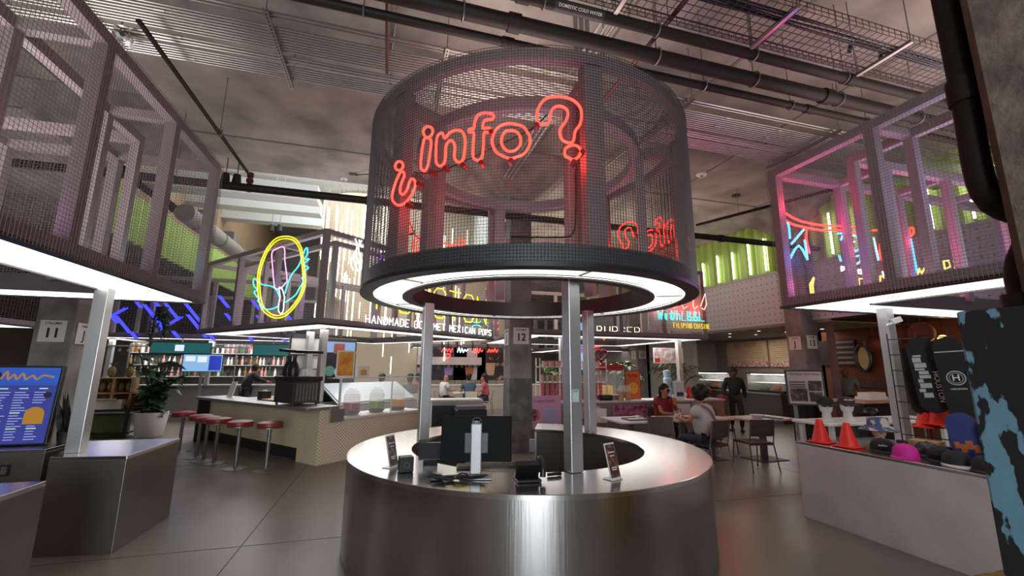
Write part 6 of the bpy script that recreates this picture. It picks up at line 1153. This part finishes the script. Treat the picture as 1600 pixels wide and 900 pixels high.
for x, y in ((.1, .06), (2.2, .06), (.1, .48), (2.2, .48)): MB().box(x-.025, y-.025, 0, x+.025, y+.025, .92).build('leg', WHITE, o)
MBR = mat('maroon_cap_cloth', '#3a1a22', .8)
for i, (px_, lab, hl, wd) in enumerate(((5.72, 'white foam head with sunglasses, left of the pair', 'dark cap on the left foam head', None), (6.10, 'white foam head with sunglasses, right of the pair', 'maroon cap with white script on the right foam head', 'Houston'))):
    mannequin(lab, (px_, 4.55, .962), R(-35), .92, None, None); hat_on(hl, (px_, 4.55, .962+.225), R(-35), 1.05, CB if i == 0 else MBR, False, wd)
mannequin('flesh toned head under the printed bucket hat', (5.28, 3.62, ZC+.002), R(-40), .82, None, None, True); hat_on('blue and white printed bucket hat on the flesh toned head', (5.28, 3.62, ZC+.205), R(-40), 1.0, mat('printed_hat_cloth', '#39466a', .7, noise=(13, '#b9a9a0', .48, .56)), True)
# skateboards on a rack
SKR = thing('skateboard_rack', 'black wire rack standing behind the caps', 'rack', (5.72, 2.2, ZC+.002)); MB().box(0, 0, 0, .06, 1.55, .03).build('foot', BLACK, SKR)
for i in range(6): MB().tube([(.03, .05+.29*i, .0), (.03, .05+.29*i, 1.25)], .007, 6).build('rod', DARK, SKR)
for i in range(7): MB().tube([(.03, .05, .1+.18*i), (.03, 1.5, .1+.18*i)], .006, 6).build('rod', DARK, SKR)
def deck(label, loc, rz, tilt, m, L=.80, W=.205, marks=None, edge=None):
    o = thing('skateboard_deck', label, 'skateboard', loc, rz); M = Matrix.Rotation(tilt, 4, 'Y')
    def shell(y0, y1, k):
        q = MB(); zs = [-L/2+W/2-W/2*cos(pi/2*i/6) for i in range(7)]+[L*.0]; zs = zs+[-z for z in reversed(zs[:-1])]; pr = None
        for z in zs:
            e_ = max(0, abs(z)-(L/2-W/2)); w_ = k*sqrt(max(1e-6, (W/2)**2-e_**2))+.004; kick = .0*e_
            a = q.add([(-w_, y0-kick, z), (w_, y0-kick, z), (w_, y1-kick, z), (-w_, y1-kick, z)])
            if pr is None: q.face(a, a+1, a+2, a+3)
            else:
                for f in range(4): q.face(pr+f, pr+(f+1) % 4, a+(f+1) % 4, a+f)
            pr = a
        q.face(pr+3, pr+2, pr+1, pr); return q
    d = shell(-.012, 0, 1.).build('deck', m, o); d.matrix_local = M
    e = shell(.0005, .006, .985).build('maple_edge', edge or WOODL, o); e.matrix_local = M
    if marks:
        for kind, args in marks:
            if kind == 't': w_ = lettering('lettering', args[0], args[1], args[4], o, (args[2], -.0135, args[3]), args[5], args[6], .0006, .012)
            elif kind == 'r':
                w_ = MB()
                for x0, z0, x1, z1 in args[0]: w_.box(x0, -.0135, z0, x1, -.012, z1)
                w_ = w_.build('graphic', args[1], o)
            else: w_ = MB().tube([(args[0]*cos(2*pi*i/28), -.0135, args[1]+args[0]*sin(2*pi*i/28)) for i in range(28)], args[2], 6, True).build('emblem_ring', args[3], o)
            w_.matrix_local = M
    return o
random.seed(6); rc = []
z = -.24
while z < .22:
    h = random.choice((.02, .035, .05)); x = random.uniform(-.095, -.06); rc.append((x, z, x+random.uniform(.04, .11), z+h)); z += h+.008
GRY = mat('silver_graphic', '#9a9a9c', .5)
DKB = mat('black_deck', '#0b0b0d', .65, spec=.3)
sk1 = (5.620, 3.280, 1.600); sk2 = (5.620, 3.040, 1.590)
deck('black skateboard deck with a city skyline and HOUSTON down one side', sk1, R(-62), R(-4), DKB, .80, .235, (('r', (rc, GRY)), ('t', ('HOUSTON', .066, .066, -.13, WT, (0, 0, -1), (1, 0, 0)))))
deck('black skateboard deck with a round H emblem', sk2, R(-62), R(-4), DKB, .80, .235, (('o', (.068, -.02, .006, GRY)), ('o', (.05, -.02, .003, GRY)), ('t', ('H', .085, 0, -.02, WT, (1, 0, 0), (0, 0, 1))), ('t', ('HOUSTON', .024, 0, -.13, WT, (1, 0, 0), (0, 0, 1))), ('r', ([(-.11, .245, .11, .255)], GRY))))
for i, (x, y) in enumerate(((1426, 562), (1432, 592), (1438, 622))):
    p = (5.660, 3.400, 1.780) if i == 0 else ((5.660, 3.410, 1.550) if i == 1 else (5.660, 3.400, 1.340))
    deck(['pale edged deck peeking out at the upper left behind the skyline deck', 'pale edged deck peeking out at the middle behind the skyline deck', 'pale edged deck peeking out at the lower left behind the skyline deck'][i], (p[0]+.03, p[1]+.03, p[2]-.02), R(-62), R(-4), DKB, .30, .16, None, mat('pale_maple', '#c9b89a', .6))
deck('blue skateboard deck end with orange flames', (5.50, 2.98, ZC+.14), R(-62), R(-6), mat('blue_deck', '#1c2766', .5), .55, .22, (('r', ([(-.09, -.06, -.05, .0), (-.05, -.10, -.01, -.02), (-.01, -.07, .04, .01), (.04, -.10, .08, -.03)], mat('orange_flame', '#b0602a', .6))),))
deck('pale skateboard deck end with black and gold patches', (5.48, 2.68, ZC+.12), R(-62), R(-6), mat('pale_deck', '#b7b3a6', .5, noise=(14, '#3a3226', .5, .54)), .5, .2)
o = thing('wooden_crate_board', 'pale wooden block by the post below the skateboards', 'box', (5.55, 3.35, ZC+.002), R(10)); MB().box(-.1, -.12, 0, .1, .12, .09).build('block', WOODL, o, bevel=.004)
# orange shop behind
o = thing('wall_mirror', 'oval mirror in a dark frame on the orange wall', 'mirror', (12.900, 8.980, 1.970)); MB().tube([(0, .2*cos(2*pi*i/28), .36*sin(2*pi*i/28)) for i in range(28)], .05, 8, True).build('frame', BLACK, o); q = MB(); q.smooth = False
k_ = q.add([(0, .2*cos(2*pi*i/28), .36*sin(2*pi*i/28)) for i in range(28)]); q.face(*range(k_, k_+28)); q.build('glass', mat('amber_mirror', '#a8925e', .3, .3), o)
o = thing('wall_flag', 'dark striped flag on the orange wall beside the person', 'flag', (12.950, 9.950, 2.110)); MB().box(0, -.75, -.35, .03, .75, .4).build('cloth', mat('dark_flag_cloth', '#2a1a18', .8), o); q = MB()
for i in range(5): q.box(-.006, -.72, .30-i*.15, -.002, -.1, .36-i*.15)
q.build('stripes', mat('pale_flag_stripe', '#7a6a62', .8), o)
for i, (p, w_, h_) in enumerate((((12.900, 8.050, 1.940), .5, .5), ((12.900, 8.860, 1.260), 1.3, .22), ((12.900, 8.060, 1.420), .5, .35))):
    o = thing('picture_frame', ['dark framed picture right of the steel post on the orange wall', 'dark sign with raised letters under the oval mirror', 'small dark picture low on the orange wall'][i], 'picture', p); MB().box(0, -w_/2, -h_/2, .03, w_/2, h_/2).build('frame', mat('dark_brown_frame', '#2c1710', .6), o)
    if i == 1: lettering('lettering', 'LETU', .2, mat('dull_red_letters', '#5a2418', .6), o, (-.002, 0, 0), (0, -1, 0), (0, 0, 1), .004, .02)
    else: MB().box(-.004, -w_/2+.05, -h_/2+.05, 0, w_/2-.05, h_/2-.05).build('picture', mat('brown_picture_print', '#5a3826', .6, noise=(5, '#3a2016', .4, .6)), o)
o = thing('globe_lamp', 'small glowing globe lamp above the skateboards', 'lamp', (11.000, 6.050, 2.280)); MB().ell((0, 0, 0), (.085, .085, .085)).build('globe', mat('warm_globe', '#caa', .4, emit='#ffc070', es=3.2), o); MB().tube([(0, 0, .08), (0, 0, 2.85-o.location.z)], .008, 6).build('cord', BLACK, o); point('globe_light', (o.location.x, o.location.y, o.location.z-.15), 12, (1, .62, .3), .08)
for i, p in enumerate(((11.000, 6.620, 2.380), (10.500, 6.110, 2.400), (12.000, 8.040, 2.290))):
    o = thing('paper_lantern', ['dim round lantern hanging in the orange shop near the skateboards', 'dim dark lantern cluster hanging before the orange wall', 'dim orange lantern beside the oval mirror'][i], 'lamp', p); MB().ell((0, 0, 0), (.22, .22, .22)).build('shade', mat('dull_orange_shade', '#6b3320', .7), o); MB().tube([(0, 0, .2), (0, 0, 2.85-p[2])], .006, 5).build('cord', BLACK, o)
point('shop_light', (11.8, 5.5, 2.5), 30, (1, .6, .35), .3)
o = thing('shop_counter', 'wooden topped shop counter behind the cones', 'counter', (8.9, 6.3, 0), R(4)); MB().box(0, 0, 0, 1.1, .5, 1.0).build('body', DARK, o); MB().box(-.05, -.05, 1.0, 1.15, .55, 1.06).build('top', WOODL, o)
o = thing('paper_stack', 'white stack of boxes on the wooden shop counter', 'box', (9.35, 6.45, 1.062), R(6)); MB().box(-.3, -.12, 0, .3, .14, .06).box(-.24, -.1, .06, .28, .12, .14).build('box', PAPER, o)
o = thing('bowl', 'dark bowl on the shelf under the wooden counter top', 'bowl', (8.35, 5.95, .747)); MB().lathe([(0, 0), (.07, 0), (.15, .12), (.145, .12), (0, .03)], (0, 0, 0), 20).build('dish', BLACK, o)
o = thing('kettle', 'dark round kettle beside the mannequin heads', 'kettle', (8.62, 6.0, .747)); MB().ell((0, 0, .11), (.13, .13, .11)).build('body', BLACK, o); MB().tube([(.12, 0, .12), (.2, 0, .2)], .018, 8).build('spout', BLACK, o)
o = thing('wire_chair', 'grey mesh backed chair inside the orange shop', 'chair', (11.940, 7.450, 0.000), R(-60)); MB().box(-.24, -.02, .5, .24, .02, .88).build('backrest', mat('grey_mesh_back', '#5e5854', .6), o); MB().box(-.24, -.02, .42, .24, .44, .46).build('seat', DARK, o)
for x in (-.22, .22):
    for y in (0, .42): MB().box(x-.012, y-.012, 0, x+.012, y+.012, .5 if y else .9).build('leg', GREYM, o)
o = thing('post_camera', 'small white camera clipped to the right canopy post', 'camera', (5.870, 3.720, 2.210)); MB().cbox((.06, -.03, .03), (.1, .06, .06), R(-30), 0, R(-20)).build('housing', WHITE, o); MB().tube([(-.03, .03, -.03), (.04, 0, .0)], .016, 8).build('bracket', WHITE, o)

# ================================================================== far centre stalls
counter('low beige counter behind the far table', 1.6, 16.9, 6.2, 17.4, .95, BEIGE, OFFW)
counter('white desk left of the round kiosk opening', 1.0, 9.75, 2.1, 10.3, .92, mat('white_desk_front', '#a9a7a4', .5), OFFW)
o = thing('desk_printer', 'black printer with clear wrapped paper on the low shelf by the desk', 'printer', (1.75, 9.25, 0)); MB().box(-.3, -.2, .0, .3, .2, .62).build('stand', BLACK, o); MB().box(-.32, -.22, .62, .32, .22, .76).build('printer', BLACK, o, bevel=.02); MB().cbox((0, 0, .80), (.6, .4, .07)).build('wrapped_ream', mat('clear_wrap', '#8a8c8e', .15, .4), o)
MB().box(0, -.012, .1, .72, .0, .8).build('dark_panel', BLACK, [q for q in COL.objects if q.get('label') == 'white desk left of the round kiosk opening'][0])
for p, w_, h_, m, lab in (((2.400, 17.600, 1.100), 1.5, 1.35, mat('purple_drink_poster', '#241c28', .5, noise=(2.5, '#8f78b0', .52, .62)), 'tall poster of a purple drink at the far stall'), ((3.260, 17.600, 1.100), 1.35, 1.4, mat('pale_fruit_poster', '#aeb0b4', .5, noise=(4, '#a05a3a', .55, .62)), 'pale poster with plants and orange drinks at the far stall'), ((4.140, 17.600, 1.100), 1.15, 1.3, mat('dark_dessert_poster', '#2a2022', .5, noise=(4, '#b98a70', .55, .65)), 'dark poster of a red dessert at the far stall')):
    o = board('poster_board', lab, 'poster', p, w_, h_, 0, m, (), BLACK); MB().lathe([(0, 0), (.16, 0), (.22, .5), (0, .5)], (0, 0, .2), 16).build('cup_print', mat('poster_cup_'+lab[:6].strip(), ('#8f7fb4', '#b5622c', '#c0a080')[len([1 for q in COL.objects if q.name.startswith('cup_print')]) % 3], .5), o).scale = (1, .04, 1); MB().box(-.3, .02, -1.2, -.26, .05, h_*.9).box(.26, .02, -1.2, .30, .05, h_*.9).build('support', GREYM, o)
flat_screen('menu_screen', 'blue menu screen beside the far dessert poster', (4.200, 17.750, 1.440), .95, .70, 0, SBL, [(x, z, x+.14, z+.12, SW) for x in (.08, .3, .52, .74) for z in (.15, .45, .72)], post=.35)
o = thing('striped_awning', 'black and white trimmed awning over the far stall', 'awning', (2.440, 17.500, 1.740)); MB().box(-1.3, 0, -.03, 1.3, .4, .28).build('white_band', OFFW, o); [MB().prism([(-1.3+i*.217, -.01), (-1.3+i*.217+.108, -.01), (-1.3+i*.217+.108, .01), (-1.3+i*.217, .01)], -.14, -.03).build('scallop', BLACK, o) for i in range(12)]; MB().box(-1.32, .1, -1.9, -1.28, .14, .9).box(1.28, .1, -1.9, 1.32, .14, .9).build('post', GREYM, o)
for i, (x, y) in enumerate(((696, 548), (716, 548), (735, 548), (757, 548))):
    m = MB(); p = (2.050, 17.150, 2.180); p = (p[0]+.62*i, p[1], p[2]); squiggle(m, p, (1, 0, 0), (0, 0, 1), .42, .22, .018, 7, i+7); sign('stall_neon', ['red neon squiggle at the left below the double word sign', 'white neon squiggle second below the double word sign', 'second red neon squiggle below the double word sign', 'red neon squiggle nearest the column below the double word sign'][i], [('neon_tube', m, (RED, WNE, RED, RED)[i], p), ('hanger', MB().box(p[0], p[1], p[2]+.1, p[0]+.02, p[1]+.25, p[2]+.5), DARK, p)])
m = MB(); p = (2.290, 17.100, 2.060); m.tube([(p[0]+.1*sin(t)**3, p[1], p[2]+.1*(13*cos(t)-5*cos(2*t)-2*cos(3*t)-cos(4*t))/16) for t in [2*pi*i/24 for i in range(24)]], .022, 6, True); sign('heart_neon', 'small red heart neon over the far posters', [('neon_tube', m, RED, p), ('hanger', MB().box(p[0], p[1], p[2], p[0]+.02, p[1]+.3, p[2]+.6), DARK, p)])
m = MB(); p = (3.960, 15.000, 4.150); m.tube([(8.3, 17.4, 2.7), (8.6, 17.4, 2.5), (9.2, 17.4, 2.6), (9.4, 17.4, 3.1)], .03, 6); sign('red_swoop_sign', 'red neon swoop on the far right canopy right of the column', [('neon_tube', m, RED, (8.6, 17.4, 2.5))])
for i, x in enumerate((7.4, 8.0)):
    o = thing('lit_panel', ['pale blue lit panel on the far right canopy, left one', 'pale blue lit panel on the far right canopy, right one'][i], 'panel', (x, 17.42, 2.75)); MB().box(0, 0, 0, .42, .04, .85).build('panel', SB, o); MB().box(-.02, .04, -.02, .44, .06, .87).build('frame', GREYM, o)
